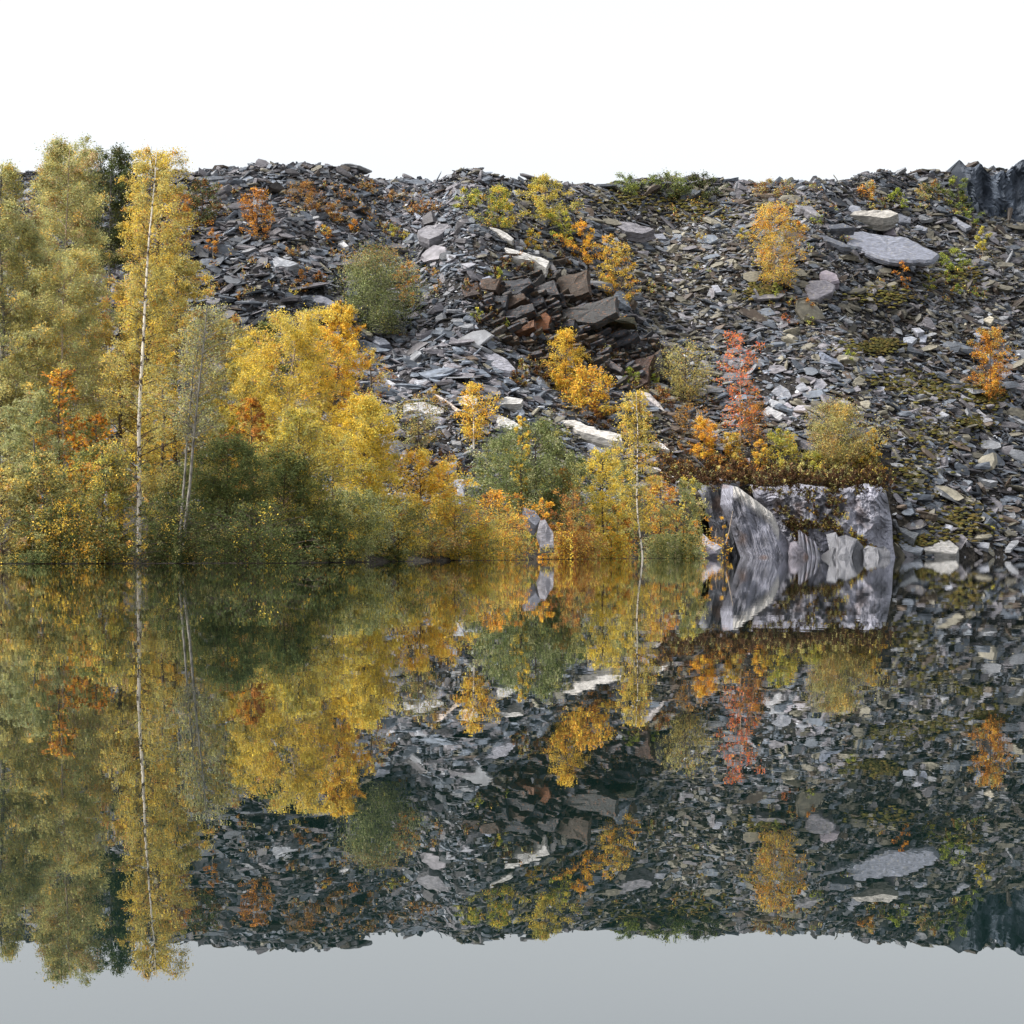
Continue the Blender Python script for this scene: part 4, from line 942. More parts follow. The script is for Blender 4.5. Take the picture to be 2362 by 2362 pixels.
# name, label, category, px, base, top, width, palette, options
P = [
 ('birch_tree','olive birch standing just outside the left border','tree',-4,540,165,90,[('olive',3),('sage',1)],dict(Y=104,crown=.1,k=1.6,bark='g')),
 ('yellow_bush','olive shore bush at the extreme left corner of the water','bush',2,567,470,60,[('mixed',2),('olive',2)],dict(Y=86,crown=.03,k=1.8,prof='round',leaf=2.1)),
 # ---- the left bank, from the back to the water
 ('dark_tree','dark green tree with two trunks behind the birches at the top left','tree',112,520,150,74,[('deep',3),('dark',2)],dict(Y=128,crown=.70,prof='round',k=3.2,bark='g',trunks=2,trad=2.2,leaf=1.8,droop=.2,path=[(108,520),(109,270),(112,160)])),
 ('birch_tree','tall olive birch at the left border with a leaning pinkish trunk','tree',44,530,150,96,[('olive',3),('sage',2),('brownish',1)],dict(Y=112,crown=.2,prof='column',k=2.2,bark='p',trad=2.0,path=[(30,530),(45,420),(62,330),(66,230),(70,160)])),
 ('birch_tree','slender birch with a reddish stem in the olive foliage at upper left','tree',72,530,142,84,[('olive',3),('sage',2)],dict(Y=118,crown=.25,prof='column',k=2.2,bark='b',trad=1.7,path=[(72,530),(64,330),(66,250),(64,190),(65,152)])),
 ('birch_tree','grey-green weeping birch filling the left border','tree',20,530,215,84,[('sage',3),('brownish',1.6),('olive',1)],dict(Y=106,crown=.2,k=2.1,bark='g')),
 ('birch_tree','broad olive birch left of the white trunk, its top level with the dark tree','tree',88,530,252,100,[('olive',3),('sage',1.5),('ochre',.7)],dict(Y=104,crown=.2,k=2.2,bark='p',trad=1.8,path=[(66,530),(63,420),(62,370),(62,300),(80,262)])),
 ('birch_tree','tall yellow birch with a bright white flecked trunk leaving the top of the picture','birch tree',139,530,148,66,[('ochre',3),('olive',2),('yellow',1)],dict(Y=93,crown=.16,k=1.15,back=True,prof='column',bark='w',trad=2.4,path=BP,droop=.9,spread=.3,depth=1.1)),
 ('birch_tree','yellowish birch growing behind the tall white trunk','tree',150,530,150,66,[('ochre',3),('yellow',1.2),('olive',1)],dict(Y=122,crown=.2,prof='column',k=2.4,bark='b')),
 ('birch_tree','golden-olive birch just right of the tall white trunk','tree',176,530,258,78,[('ochre',3),('olive',2),('mixed',1)],dict(Y=112,crown=.18,k=2.3,bark='b')),
 ('birch_tree','ochre birch left of the white trunk at half its height','tree',120,530,278,60,[('ochre',3),('gold',.5),('olive',1.6)],dict(Y=108,crown=.15,k=2.2,bark='b')),
 ('grey_tree','sage green tree with two slim pale grey trunks','tree',192,535,305,72,[('sage',3),('olive',2),('ochre',.6)],dict(Y=90.8,crown=.5,k=.6,back=True,depth=.6,bark='g',trad=1.8,path=[(184,535),(188,500),(192,455),(197,410),(203,350),(207,308)],spread=.3)),
 ('grey_tree','thin pale tree close to the left of its slim grey twin','tree',184,535,320,44,[('sage',2),('mixed',1)],dict(Y=91.2,back=True,depth=.6,crown=.5,k=.4,bark='g',trad=1.5,path=[(180,535),(183,490),(187,440),(193,380),(195,325)])),
 ('birch_tree','thin birch with yellow hanging leaves between white trunk and grey trunks','tree',164,540,350,44,[('gold',1.5),('ochre',2),('green',1)],dict(Y=98,crown=.15,k=.9,bark='b')),
 ('birch_tree','olive yellow tree right of the grey trunks','tree',224,535,318,62,[('olive',2),('ochre',2),('lime',1)],dict(Y=112,crown=.15,k=2.4,bark='g')),
 ('birch_tree','yellow birch in the gap left of the golden birch','tree',247,535,338,54,[('yellow',2),('lime',1.4),('olive',1)],dict(Y=110,crown=.15,k=2.4,bark='b')),
 ('dark_tree','dark green tree top showing between two yellow birches','tree',268,535,322,44,[('green',3),('olive',1)],dict(Y=120,crown=.3,k=2.6,prof='round',bark='g')),
 ('rust_bush','rusty orange bush between the grey trunks and the golden birch','bush',250,535,398,40,[('rust',2),('orange',1.4),('ochre',1)],dict(Y=103,crown=.3,k=2.2,prof='round')),
 ('golden_birch','large golden birch with pale brown stem in the middle of the left woods','tree',307,545,312,92,[('yellow',3),('lime',1.2),('ochre',2)],dict(Y=106,crown=.14,k=2.7,bark='p',prof='column',path=[(288,545),(288,400),(296,340),(304,312)],spread=.24)),
 ('golden_birch','bright gold-orange birch crown at the upper right edge of the left woods','tree',342,545,305,62,[('gold',3),('yellow',1.4)],dict(Y=114,crown=.34,k=2.3,prof='fan',bark='b',leaf=1.9,path=[(335,545),(333,420),(340,350),(342,308)])),
 ('golden_birch','yellow birch standing lowest and rightmost in the left woods','tree',364,555,398,84,[('yellow',3),('lime',3),('gold',.8)],dict(Y=104,crown=.16,k=2.6,prof='round')),
 ('brown_birch','thin brown-orange twigs reaching over the scree beside the golden birch','tree',368,545,352,40,[('rust',1),('ochre',2)],dict(Y=118,crown=.45,k=.8,prof='fan')),
 ('lime_tree','yellow-green tree behind the dark alders','tree',300,550,410,80,[('lime',2),('yellow',1),('olive',1.6)],dict(Y=98,crown=.15,k=2.3,prof='round')),
 ('maple_tree','young maple with large orange and green leaves at the left','maple tree',62,545,368,46,[('orange',1.6),('gold',1.2),('green',1.2),('rust',1)],dict(Y=92,crown=.25,k=1.6,leaf=3.1,prof='column',droop=.1,bark='b')),
 ('maple_tree','maple branch of rusty orange leaves right of the first maple','maple tree',94,548,415,40,[('orange',2.4),('green',1.6),('rust',.8)],dict(Y=92,crown=.35,k=1.5,leaf=3.2,prof='fan',droop=.1)),
 ('maple_tree','lowest of the three orange maples, just left of the white trunk foot','maple tree',82,550,440,40,[('orange',2),('rust',1),('gold',1),('green',1)],dict(Y=90,crown=.45,k=1.3,leaf=3.1,prof='round',droop=.1)),
 ('willow_bush','silvery sage willow at the left border above the water bushes','willow',34,556,392,58,[('sage',4),('olive',1)],dict(Y=90,crown=.1,k=2.4,prof='round',bark='g')),
 ('alder_tree','dark green alder in front of the grey trunks','tree',178,560,468,70,[('dark',3),('green',2)],dict(Y=96,depth=.6,toppal=('olive',.62),crown=.05,k=2.1,prof='round',leaf=1.9,droop=.1,spread=.3)),
 ('alder_tree','dark green alder at the water in the middle of the left woods','tree',228,562,440,88,[('dark',3),('green',3)],dict(Y=95,depth=.6,toppal=('green',.62),crown=.04,k=2.3,prof='round',leaf=1.9,droop=.1,spread=.28)),
 ('alder_tree','dark spreading alder with layered boughs right of the other alders','tree',284,560,455,92,[('dark',3),('green',2.2)],dict(Y=97,depth=.6,toppal=('green',.62),crown=.04,k=2.3,prof='round',leaf=1.9,droop=.05,spread=.28)),
 ('willow_bush','grey-green willow leaning over the water below the golden trees','willow',350,562,492,96,[('green',2),('sage',2),('lime',1.2)],dict(Y=101,crown=.03,k=2.5,prof='round')),
 ('willow_bush','olive willow at the water right of the dark alders','willow',398,562,500,66,[('green',1.4),('sage',1),('yellow',1.6)],dict(Y=107,crown=.03,k=2.3,prof='round')),
 ('yellow_bush','olive and yellow bush at the far left water edge','bush',44,566,455,74,[('mixed',2),('olive',2),('dark',2)],dict(Y=86.5,crown=.03,k=2.1,prof='round',leaf=2.1)),
 ('yellow_bush','pale yellow-green bush over the water below the maples','bush',102,566,446,84,[('lime',1.2),('mixed',2),('green',1.6)],dict(Y=87.5,crown=.03,k=2.1,prof='round',leaf=2.1)),
 ('yellow_bush','low bush with scattered gold leaves in front of the white trunk','bush',72,567,500,92,[('mixed',2),('gold',.7),('dark',2.5)],dict(Y=85.8,crown=.02,k=1.8,prof='round',leaf=2.1)),
 ('dark_bush','shady dark bush at the water left of the alders','bush',178,566,500,66,[('dark',3),('deep',2),('mixed',.5)],dict(Y=88,crown=.02,k=1.8,prof='round')),
 ('dark_bush','dark shore bush under the alders with a few gold leaves','bush',255,566,505,110,[('dark',3),('deep',2),('gold',.25)],dict(Y=90,crown=.02,k=1.9,prof='round',leaf=2.0)),
 ('dark_bush','dark shore bush below the grey-green willow','bush',330,564,512,70,[('green',2),('dark',2),('gold',.4)],dict(Y=97,crown=.02,k=1.9,prof='round',leaf=1.9)),
 # ---- middle shore
 ('orange_bush','large orange-yellow bush at the end of the left woods','bush',420,558,452,72,[('gold',3),('yellow',1.5),('ochre',1.5)],dict(Y=116,crown=.1,k=1.9,prof='round',leaf=2.0)),
 ('yellow_bush','gold-leaved twiggy bush beside the pale gravel','bush',444,556,462,46,[('gold',3),('ochre',1)],dict(Y=124,crown=.2,k=1.2,prof='fan',leaf=1.9)),
 ('lime_bush','lime green bush low over the water right of the left woods','bush',455,560,497,76,[('lime',2.4),('mixed',2),('orange',.6)],dict(Y=118,crown=.03,k=2.2,prof='round')),
 ('brown_bush','reddish brown bush with bare twigs at the water','bush',432,560,520,50,[('brownish',2),('mixed',2),('green',1)],dict(Y=114,crown=.03,k=1.6,prof='round')),
 ('orange_bush','orange bush left of the tall grey boulder','bush',500,556,492,62,[('orange',1.5),('gold',3),('rust',1)],dict(Y=131,crown=.3,k=1.0,prof='fan',leaf=1.9)),
 ('ochre_bush','pale ochre bush hanging over the water before the tall grey boulder','bush',505,558,515,66,[('ochre',2),('mixed',2),('orange',.7)],dict(Y=125,crown=.03,k=1.7,prof='round')),
 ('willow_tree','broad dark green willow in the centre above the shore','willow',535,545,425,92,[('green',4),('sage',2),('dark',1)],dict(Y=150,crown=.22,k=2.5,prof='round',spread=.26)),
 ('birch_sapling','yellow sapling rising through the green central willow','sapling',521,545,416,24,[('yellow',2),('gold',1)],dict(Y=149,crown=.4,k=.8,prof='round')),
 ('orange_sapling','small gold bush at the foot of the central willow','bush',543,552,498,26,[('gold',3),('orange',1)],dict(Y=137,crown=.35,k=1.6,prof='fan')),
 ('rust_bush','tall twiggy rust and green bush right of the grey boulder','bush',572,558,490,56,[('rust',3),('mixed',2),('brownish',1)],dict(Y=141,crown=.05,k=1.8,prof='round')),
 ('birch_tree','bright yellow birch between the central willow and the tall thin birch','birch tree',603,550,450,42,[('yellow',4),('lime',2)],dict(Y=152,crown=.2,k=2.0,prof='round',spread=.3)),
 ('birch_tree','tall thin birch with sparse yellow leaves and a crooked white foot','birch tree',636,558,392,44,[('yellow',2),('ochre',3),('mixed',.8)],dict(Y=160,crown=.34,k=1.5,back=True,bark='w',trad=1.0,path=[(643,560),(642,548),(640,535),(637,512),(637,480),(638,430),(636,395)],spread=.3)),
 ('rust_bush','orange-brown bush behind the thin white stem','bush',618,556,503,36,[('orange',1.5),('rust',2),('ochre',1)],dict(Y=158,crown=.15,k=1.6,prof='round')),
 ('olive_bush','grey-green bush behind the two thin birches','bush',622,545,462,46,[('sage',2),('green',1),('ochre',1)],dict(Y=172,crown=.05,k=1.8,prof='round')),
 ('orange_bush','pinkish orange leafy bush beside the pale sloping slab','bush',660,530,476,48,[('orange',2),('ochre',2),('rust',1)],dict(Y=178,crown=.1,k=1.3,prof='round')),
 ('yellow_bush','bright yellow fern-like bush low above the water under the thin birch','bush',612,558,526,44,[('lime',1.5),('gold',2)],dict(Y=152,crown=.05,k=1.3,prof='round',leaf=1.9)),
 ('yellow_twigs','yellow leaves just over the water right of the grey boulder','bush',560,558,541,24,[('gold',2),('lime',1)],dict(Y=140,crown=.05,k=1.2,prof='round')),
 ('olive_tree','round grey-olive tree with dark forked branches left of the grey rock','tree',672,558,482,62,[('sage',1),('green',1.2),('olive',1.2)],dict(Y=162,crown=.12,k=2.0,prof='round',bark='b',trunks=3,trad=.9,limbs=60)),
 ('orange_bush','gold and rust bush at the foot of the grey rock','bush',700,553,512,34,[('orange',2),('gold',1),('mixed',1)],dict(Y=172,crown=.15,k=1.0,prof='fan')),
 ('gold_sapling','small sapling with gold leaves against the grey rock','sapling',724,550,516,20,[('gold',3),('orange',1)],dict(Y=181,crown=.45,k=.7,prof='round')),
 ('lime_bush','pale yellow-green bush at the left end of the heather bank','bush',690,535,478,34,[('lime',2),('sage',2)],dict(Y=182,crown=.15,k=1.6,prof='round')),
 ('lime_bush','yellow-green bush overhanging the water left of the tall grey boulder','bush',478,560,522,52,[('lime',2),('mixed',1.5),('green',.6)],dict(Y=118,crown=.02,k=1.8,prof='round')),
 ('ochre_bush','ochre and rust bush overhanging the water right of the tall grey boulder','bush',588,559,520,50,[('brownish',1.4),('rust',1.2),('lime',1.2)],dict(Y=148,crown=.02,k=1.7,prof='round')),
 ('olive_bush','olive bush behind the rust bush, below the bright yellow birch','bush',606,552,500,40,[('olive',2),('green',1),('ochre',1)],dict(Y=158,crown=.02,k=1.8,prof='round')),
 ('gold_bush','gold bush under the left end of the long white-topped ledge','bush',560,545,470,44,[('ochre',2),('rust',1),('green',1)],dict(Y=150,crown=.05,k=1.6,prof='round')),
 ('sage_bush','sage green bush behind the yellow sapling','bush',500,540,440,52,[('green',2),('sage',2)],dict(Y=158,crown=.1,k=1.7,prof='round')),
 ('sage_bush','grey-green bush touching the right side of the central willow','bush',575,540,455,50,[('green',2),('sage',1.6)],dict(Y=160,crown=.1,k=1.9,prof='round')),
 # ---- slope
 ('willow_tree','large grey-green willow on the upper left scree','willow',376,334,250,76,[('sage',2),('green',3)],dict(crown=.04,prof='round',k=3.2,clump=1.6,bark='g',spread=.26,toppal=('brownish',.75))),
 ('orange_bush','orange bush at the right flank of the large grey-green willow','bush',408,308,262,28,[('orange',2),('rust',1),('ochre',1)],dict(crown=.05,prof='round',k=1.4)),
 ('orange_sapling','small vivid orange shrub left below the grey-green willow','shrub',342,318,300,14,[('orange',3)],dict(crown=.1,prof='round',k=1.6)),
 ('maple_tree','yellow larch-shaped tree below the dark outcrop','tree',566,402,330,44,[('yellow',2),('gold',3)],dict(crown=.08,prof='cone',k=2.5)),
 ('maple_tree','spreading gold and orange maple beside the yellow larch-shaped tree','maple tree',588,416,368,60,[('gold',3),('orange',1),('lime',.6)],dict(crown=.1,prof='dome',k=2.5,leaf=2.0)),
 ('birch_tree','bright yellow birch alone on the pale central rocks','birch tree',474,454,384,46,[('gold',4),('yellow',2)],dict(crown=.22,prof='fan',k=1.7,bark='w',trad=.9,leaf=1.9,droop=.7)),
 ('olive_bush','sparse olive bush below the large pale boulder','bush',418,455,398,48,[('olive',2),('brownish',1),('green',1)],dict(crown=.1,prof='fan',k=1.1,bark='b')),
 ('brown_bush','small brown bush above the large pale boulder','bush',430,405,387,30,[('brownish',2),('ochre',1)],dict(crown=.05,prof='dome',k=1.2)),
 ('olive_tree','sparse olive tree on the scree right of the dark outcrop','tree',686,404,345,62,[('olive',3),('ochre',1)],dict(crown=.12,prof='fan',k=1.3,bark='b',trad=.9,spread=.28)),
 ('rowan_tree','thin tree with scattered vivid red-orange leaves','tree',740,446,332,44,[('red',4),('orange',1)],dict(crown=.16,prof='column',k=.6,bark='p',trad=.9,leaf=1.9,spread=.25,limbs=34)),
 ('orange_tree','dense orange birch at the foot of the red-leaved tree','tree',705,462,418,34,[('gold',3),('orange',1.4)],dict(crown=.06,prof='birch',k=2.9)),
 ('yellow_tree','round yellow bush right of the dense orange birch','bush',731,462,432,30,[('ochre',2),('gold',2)],dict(crown=.05,prof='dome',k=2.3)),
 ('brown_bush','bare pinkish brown bush left of the dense orange birch','bush',690,440,405,44,[('brownish',3),('orange',1)],dict(crown=.05,prof='dome',k=.8,bark='b')),
 ('brown_bush','twiggy orange-brown bush right of the red-leaved tree','bush',755,452,400,36,[('brownish',2),('orange',1.6)],dict(crown=.1,prof='dome',k=1.2,bark='b')),
 ('willow_bush','domed olive willow on top of the grey rock','willow',838,468,402,64,[('olive',4),('brownish',1.4)],dict(crown=.05,prof='round',k=3.6,clump=1.6,bark='b',ascend=.9)),
 ('yellow_bush','orange-yellow bush at the right end of the rock top','bush',872,470,430,26,[('ochre',2),('gold',2)],dict(crown=.05,prof='dome',k=1.8)),
 ('lime_bush','yellow-green bush left of the domed willow on the rock','bush',780,468,430,38,[('lime',3),('fresh',1),('gold',.5)],dict(crown=.05,prof='dome',k=2.2)),
 ('orange_bush','ochre bush between the red-leaved tree and the lime bush','bush',760,470,440,24,[('gold',2),('ochre',2)],dict(crown=.05,prof='dome',k=2.0)),
 ('fresh_bush','pale green bush under the domed willow','bush',842,462,442,26,[('fresh',3)],dict(crown=.05,prof='dome',k=2.2)),
 ('lime_bush','lime bush on the edge of the right block of the rock','bush',812,473,452,34,[('lime',3),('fresh',1)],dict(crown=.05,prof='dome',k=1.9)),
 ('lime_bush','yellowish bush among heather at the right edge of the rock','bush',862,474,459,24,[('lime',2),('gold',1)],dict(crown=.05,prof='dome',k=1.6)),
 ('gold_birch','golden birch with a pale stem high on the right scree','birch tree',774,292,203,56,[('gold',1.6),('ochre',3),('orange',.7)],dict(crown=.12,prof='birch',k=1.7,bark='p',trad=1.0)),
 ('green_shrub','green shrub at the foot of the golden birch','shrub',776,299,284,16,[('fresh',2),('green',1)],dict(crown=.03,prof='dome',k=2)),
 ('orange_bush','thin orange twigs right of the golden birch','shrub',800,235,222,20,[('orange',2),('rust',1)],dict(crown=.05,prof='dome',k=.9)),
 ('fresh_bush','yellow-green shrub at the top left of the right ridge','shrub',468,208,188,28,[('fresh',2),('lime',2)],dict(crown=.03,prof='dome',k=2.4)),
 ('yellow_bush','yellow and green bush beside the white ledge at the top','bush',498,228,187,42,[('lime',2),('fresh',2),('gold',1)],dict(crown=.03,prof='round',k=2.4)),
 ('lime_tree','yellow-green birch at the top centre','birch tree',545,228,176,42,[('lime',3),('ochre',1)],dict(crown=.1,prof='birch',k=2.5)),
 ('lime_tree','narrow lime tree right below the yellow-green birch','tree',562,246,210,26,[('fresh',2),('lime',2)],dict(crown=.05,prof='column',k=2)),
 ('orange_tree','gold birch above the dark outcrop','birch tree',582,264,222,30,[('gold',3),('orange',1.4)],dict(crown=.05,prof='birch',k=2.2)),
 ('yellow_bush','small yellow bush above the dark outcrop','bush',532,250,230,26,[('lime',1.5),('gold',1)],dict(crown=.05,prof='dome',k=1.6)),
 ('ochre_tree','sparse golden birch left of its twin on the ridge','birch tree',608,290,235,26,[('gold',2),('ochre',2)],dict(crown=.08,prof='birch',k=1.3)),
 ('ochre_tree','sparse golden birch with spreading right arm on the ridge','birch tree',622,306,242,34,[('gold',2),('ochre',3),('orange',.6)],dict(crown=.08,prof='birch',k=1.3)),
 ('orange_tree','orange-brown tree at the top of the left scree','tree',257,240,188,36,[('orange',2),('rust',2)],dict(crown=.05,prof='birch',k=1.7)),
 ('orange_bush','brown and orange bush above the left scree, left of the orange tree','tree',178,262,186,34,[('orange',1.4),('rust',2),('mixed',1)],dict(crown=.2,prof='round',k=2.0,bark='b')),
 ('brown_bush','dark brown-green bush at the top left edge of the scree','bush',202,226,180,44,[('deep',2),('rust',1),('green',1)],dict(crown=.03,prof='round',k=2.4)),
 ('orange_sapling','small forked sapling with rusty leaves on the left scree','sapling',213,262,230,18,[('rust',1),('orange',2)],dict(crown=.35,prof='fan',k=1.4,bark='p')),
 ('brown_bush','brown fern bank at the top of the left scree','bush',305,212,182,40,[('rust',2),('brownish',2)],dict(crown=.02,prof='dome',k=1.6)),
 ('brown_bush','brown heath on the top slope above the gully','bush',335,222,200,26,[('rust',2),('brownish',2)],dict(crown=.02,prof='dome',k=1.4)),
 ('orange_bush','orange tuft above the large grey-green willow','shrub',354,232,220,10,[('orange',3)],dict(crown=.02,prof='dome',k=1.8)),
 ('orange_bush','orange and lime shrub on the left scree above the gold crown','shrub',327,246,224,18,[('orange',1),('lime',1),('rust',2)],dict(crown=.02,prof='round',k=1.8)),
 ('rust_shrub','rusty shrub in a hollow of the left scree','shrub',302,292,270,18,[('rust',2),('brownish',1)],dict(crown=.02,prof='round',k=1.7)),
 ('rust_shrub','small red-brown shrub left of the grey-green willow','shrub',320,282,272,13,[('rust',3)],dict(crown=.02,prof='dome',k=1.8)),
 ('fern','small yellow fern standing alone on the left scree','fern',292,299,289,9,[('lime',2)],dict(crown=.02,prof='fan',k=1.6)),
 ('fresh_bush','small lime shrub just above the big smooth boulder','shrub',393,238,225,16,[('lime',2),('fresh',1)],dict(crown=.02,prof='dome',k=1.8)),
 ('fresh_bush','lime tuft left of the big smooth boulder','shrub',405,240,232,9,[('lime',2)],dict(crown=.02,prof='dome',k=1.8)),
 ('fresh_bush','yellow-green tufts above the upright blue oval slab','shrub',498,282,268,18,[('fresh',1),('lime',1)],dict(crown=.02,prof='dome',k=1.6)),
 ('fresh_bush','small green sapling at the left end of the dark outcrop','sapling',507,332,318,11,[('fresh',2),('lime',1)],dict(crown=.02,prof='birch',k=1.8)),
 ('fresh_bush','tuft of yellow-green leaves on the central scree','shrub',478,322,307,13,[('fresh',2),('lime',1)],dict(crown=.02,prof='dome',k=1.6)),
 ('green_shrub','round green shrub between the maple and the reddish rock','shrub',630,388,368,20,[('fresh',3)],dict(crown=.02,prof='round',k=2.6)),
 ('green_shrub','smaller green shrub right of the round green shrub','shrub',654,388,375,14,[('fresh',3)],dict(crown=.02,prof='round',k=2.4)),
 ('rust_shrub','brown bush below the smaller green shrub','bush',662,408,386,28,[('heath',2),('rust',1),('olive',1)],dict(crown=.02,prof='dome',k=2.2)),
 ('rust_shrub','green and brown bush at the left foot of the yellow maple','bush',522,385,360,18,[('olive',1),('fresh',1),('rust',1)],dict(crown=.02,prof='round',k=1.8)),
 ('rust_shrub','red-brown bush above the long white-topped ledge','bush',600,428,410,26,[('heath',2),('rust',2)],dict(crown=.02,prof='round',k=2.2)),
 ('fern','yellow fern hanging below the gold maple','fern',607,416,404,18,[('lime',3)],dict(crown=.02,prof='fan',k=1.6)),
 ('rust_shrub','tiny rust tuft under the end of the long white-topped ledge','shrub',608,452,446,8,[('orange',3)],dict(crown=.02,prof='dome',k=1.8)),
 ('green_pine','bright green shrub high on the right near the border of the slope','shrub',897,208,189,20,[('fresh',3)],dict(crown=.02,prof='round',k=2.6)),
 ('green_pine','bushy green shrub at the right end of the huge pale slab','shrub',950,272,249,32,[('fresh',4),('green',1)],dict(crown=.02,prof='round',k=2.6)),
 ('green_pine','small pale green sapling below the huge pale slab','sapling',929,292,276,13,[('fresh',2),('lime',2)],dict(crown=.02,prof='birch',k=2.2)),
 ('green_pine','dull green shrub left under the bushy green shrub','shrub',947,284,272,16,[('fresh',1),('green',1),('rust',.6)],dict(crown=.02,prof='dome',k=1.8)),
 ('green_pine','small green tuft far right on the dark scree','shrub',958,296,285,10,[('fresh',2)],dict(crown=.02,prof='dome',k=1.8)),
 ('green_pine','green and brown shrub near the right border','shrub',978,300,286,22,[('fresh',1),('rust',1),('green',1)],dict(crown=.02,prof='dome',k=1.8)),
 ('green_pine','round yellow-green bush alone on the middle right scree','shrub',849,363,350,14,[('fresh',2),('lime',1)],dict(crown=.02,prof='round',k=2.4)),
 ('green_pine','green shrub on the left flank of the dark cliff','shrub',973,228,208,18,[('green',2),('fresh',1)],dict(crown=.02,prof='round',k=2)),
 ('green_pine','green shrub between gold birch and the cream-topped slab','shrub',818,224,214,11,[('fresh',2)],dict(crown=.02,prof='round',k=2)),
 ('lime_tree','small yellow-green birch at the foot of the dark cliff','birch tree',983,258,228,20,[('lime',3)],dict(crown=.3,prof='round',k=2.4,bark='p')),
 ('orange_sapling','orange sapling under the huge pale slab','sapling',903,290,262,16,[('orange',3)],dict(crown=.1,prof='birch',k=1.0)),
 ('orange_sapling','orange and yellow sapling below the round pinkish slab','sapling',808,318,298,18,[('orange',2),('gold',2)],dict(crown=.05,prof='fan',k=1.4)),
 ('green_pine','olive tuft under the orange and yellow sapling','shrub',810,325,315,14,[('olive',2),('fresh',1)],dict(crown=.02,prof='dome',k=2)),
 ('rust_shrub','red-brown heather clump left of the orange and yellow sapling','shrub',787,325,313,16,[('heath',1),('red',.6)],dict(crown=.02,prof='dome',k=1.8)),
 ('orange_tree','rusty tree cut by the right border halfway up','tree',990,402,328,40,[('ochre',1),('orange',2),('rust',1)],dict(crown=.04,prof='round',k=2.3)),
 ('fresh_bush','green shrub on the top slope left of the gold birch','shrub',742,243,228,16,[('fresh',1),('ochre',2)],dict(crown=.02,prof='dome',k=1.8)),
 ('ochre_tuft','ochre tuft among the warm stones left of the gold birch','shrub',699,242,233,12,[('ochre',2),('brownish',1)],dict(crown=.02,prof='dome',k=1.6)),
 ('fern','small green fern at the right waterline','fern',989,535,524,10,[('lime',1),('fresh',1)],dict(crown=.02,prof='fan',k=1.6)),
 ('dark_conifers','dark green bush at the top between the warm scree and the crest','bush',668,200,172,44,[('deep',1),('green',2),('fresh',.6)],dict(crown=.02,prof='round',k=2.4)),
 ('dark_conifers','dark green bush left of its darker neighbour on the crest','bush',628,196,174,36,[('green',2),('fresh',1)],dict(crown=.02,prof='round',k=2.0)),
 ('dark_conifers','deep green bush right on the crest above the warm scree','bush',700,200,174,40,[('green',1),('deep',2)],dict(crown=.02,prof='round',k=2.2)),
 ('brown_bush','brown and green bush on the crest above the gold birch','bush',770,198,180,40,[('olive',1),('rust',1)],dict(crown=.02,prof='round',k=1.8)),
 ('brown_bush','orange-tipped bush on the crest above the cream-topped slab','bush',868,200,181,30,[('olive',1),('orange',1)],dict(crown=.02,prof='round',k=1.8)),
 ('dark_conifers','olive bush on the crest left of the dark cliff','bush',930,202,182,34,[('olive',1),('green',1),('rust',.7)],dict(crown=.02,prof='round',k=2)),
 ('dark_conifers','green bush at the top of the dark cliff','bush',958,212,176,26,[('green',2),('fresh',1)],dict(crown=.02,prof='round',k=2)),
]
for (nm, lab, cat, px, pb, pt, w, pal, o) in P:
    if o.get('Y') is None: o.setdefault('leaf', 1.45)
    else: o.setdefault('leaf', 1.75)
    plant(nm, lab, cat, px, pb, pt, w, pal, **o)

# heather and bracken: low clumps along the rock top, the ledges and the hollows
rh = np.random.default_rng(21)
def clump(sink, px, py, w, h, pal, Y=None, k=3.4, prof='dome', droop=-.3, atpx=True):
    plant('x', 'x', 'x', px, py+h*.25, py-h*.75, w, pal, Y=Y, crown=.02, prof=prof, k=k, leaf=1.3, droop=droop, mat='heather', show=0, spread=.34, sink=sink, ascend=.8, atpx=atpx)
def mass(name, sink, label, cat):
    V = np.concatenate([a for a, c in sink]); C = np.concatenate([c for a, c in sink])
    me = mesh_np(name, V, quads=np.arange(len(V)).reshape(-1,4), col=C)
    tag(link(name, me, M['heather']), label, cat, kind='stuff')
S = []
for i in range(40):
    px = 664 + i*5.7 + rh.normal(0,2)
    y = np.interp(px, [664,700,735,770,885], [480,484,483,484,485])
    clump(S, px, y+rh.uniform(-5,1), rh.uniform(20,30), rh.uniform(12,19), [('heath',3),('olive',.35)], Y=(188.0 if 722 < px < 760 else 193.0))
for i in range(60):
    px = rh.uniform(662,885)
    clump(S, px, rh.uniform(463,482), rh.uniform(20,32), rh.uniform(9,17), [('heath',2.6),('rust',.5),('lime',.8),('olive',1.0)] if px > 770 else [('heath',2.6),('rust',.9),('orange',.35),('olive',.4)])
for i in range(16):
    px = rh.uniform(705,885); y = rh.uniform(487,494)
    clump(S, px, y, rh.uniform(9,18), rh.uniform(5,10), [('heath',3),('olive',.8)], Y=(188.0 if px < 765 else 193.2), prof='round', droop=.8)
mass('heather', S, 'brown heather covering the top of the grey rock by the water', 'heather')
def on_face(front, px, py):
    X, Y, Z = front[...,0], front[...,1], front[...,2]
    qx, qy = project(X, Y, Z); d = (qx-px)**2+(qy-py)**2
    i = np.unravel_index(np.argmin(d), d.shape); return front[i]
S = []
def ledge(px, py, w, h, pal, k=5):
    p = on_face(fc, px, py)
    clump(S, px, py+h*.15, w, h, pal, Y=float(p[1])-.35, k=k, prof='round', droop=0)
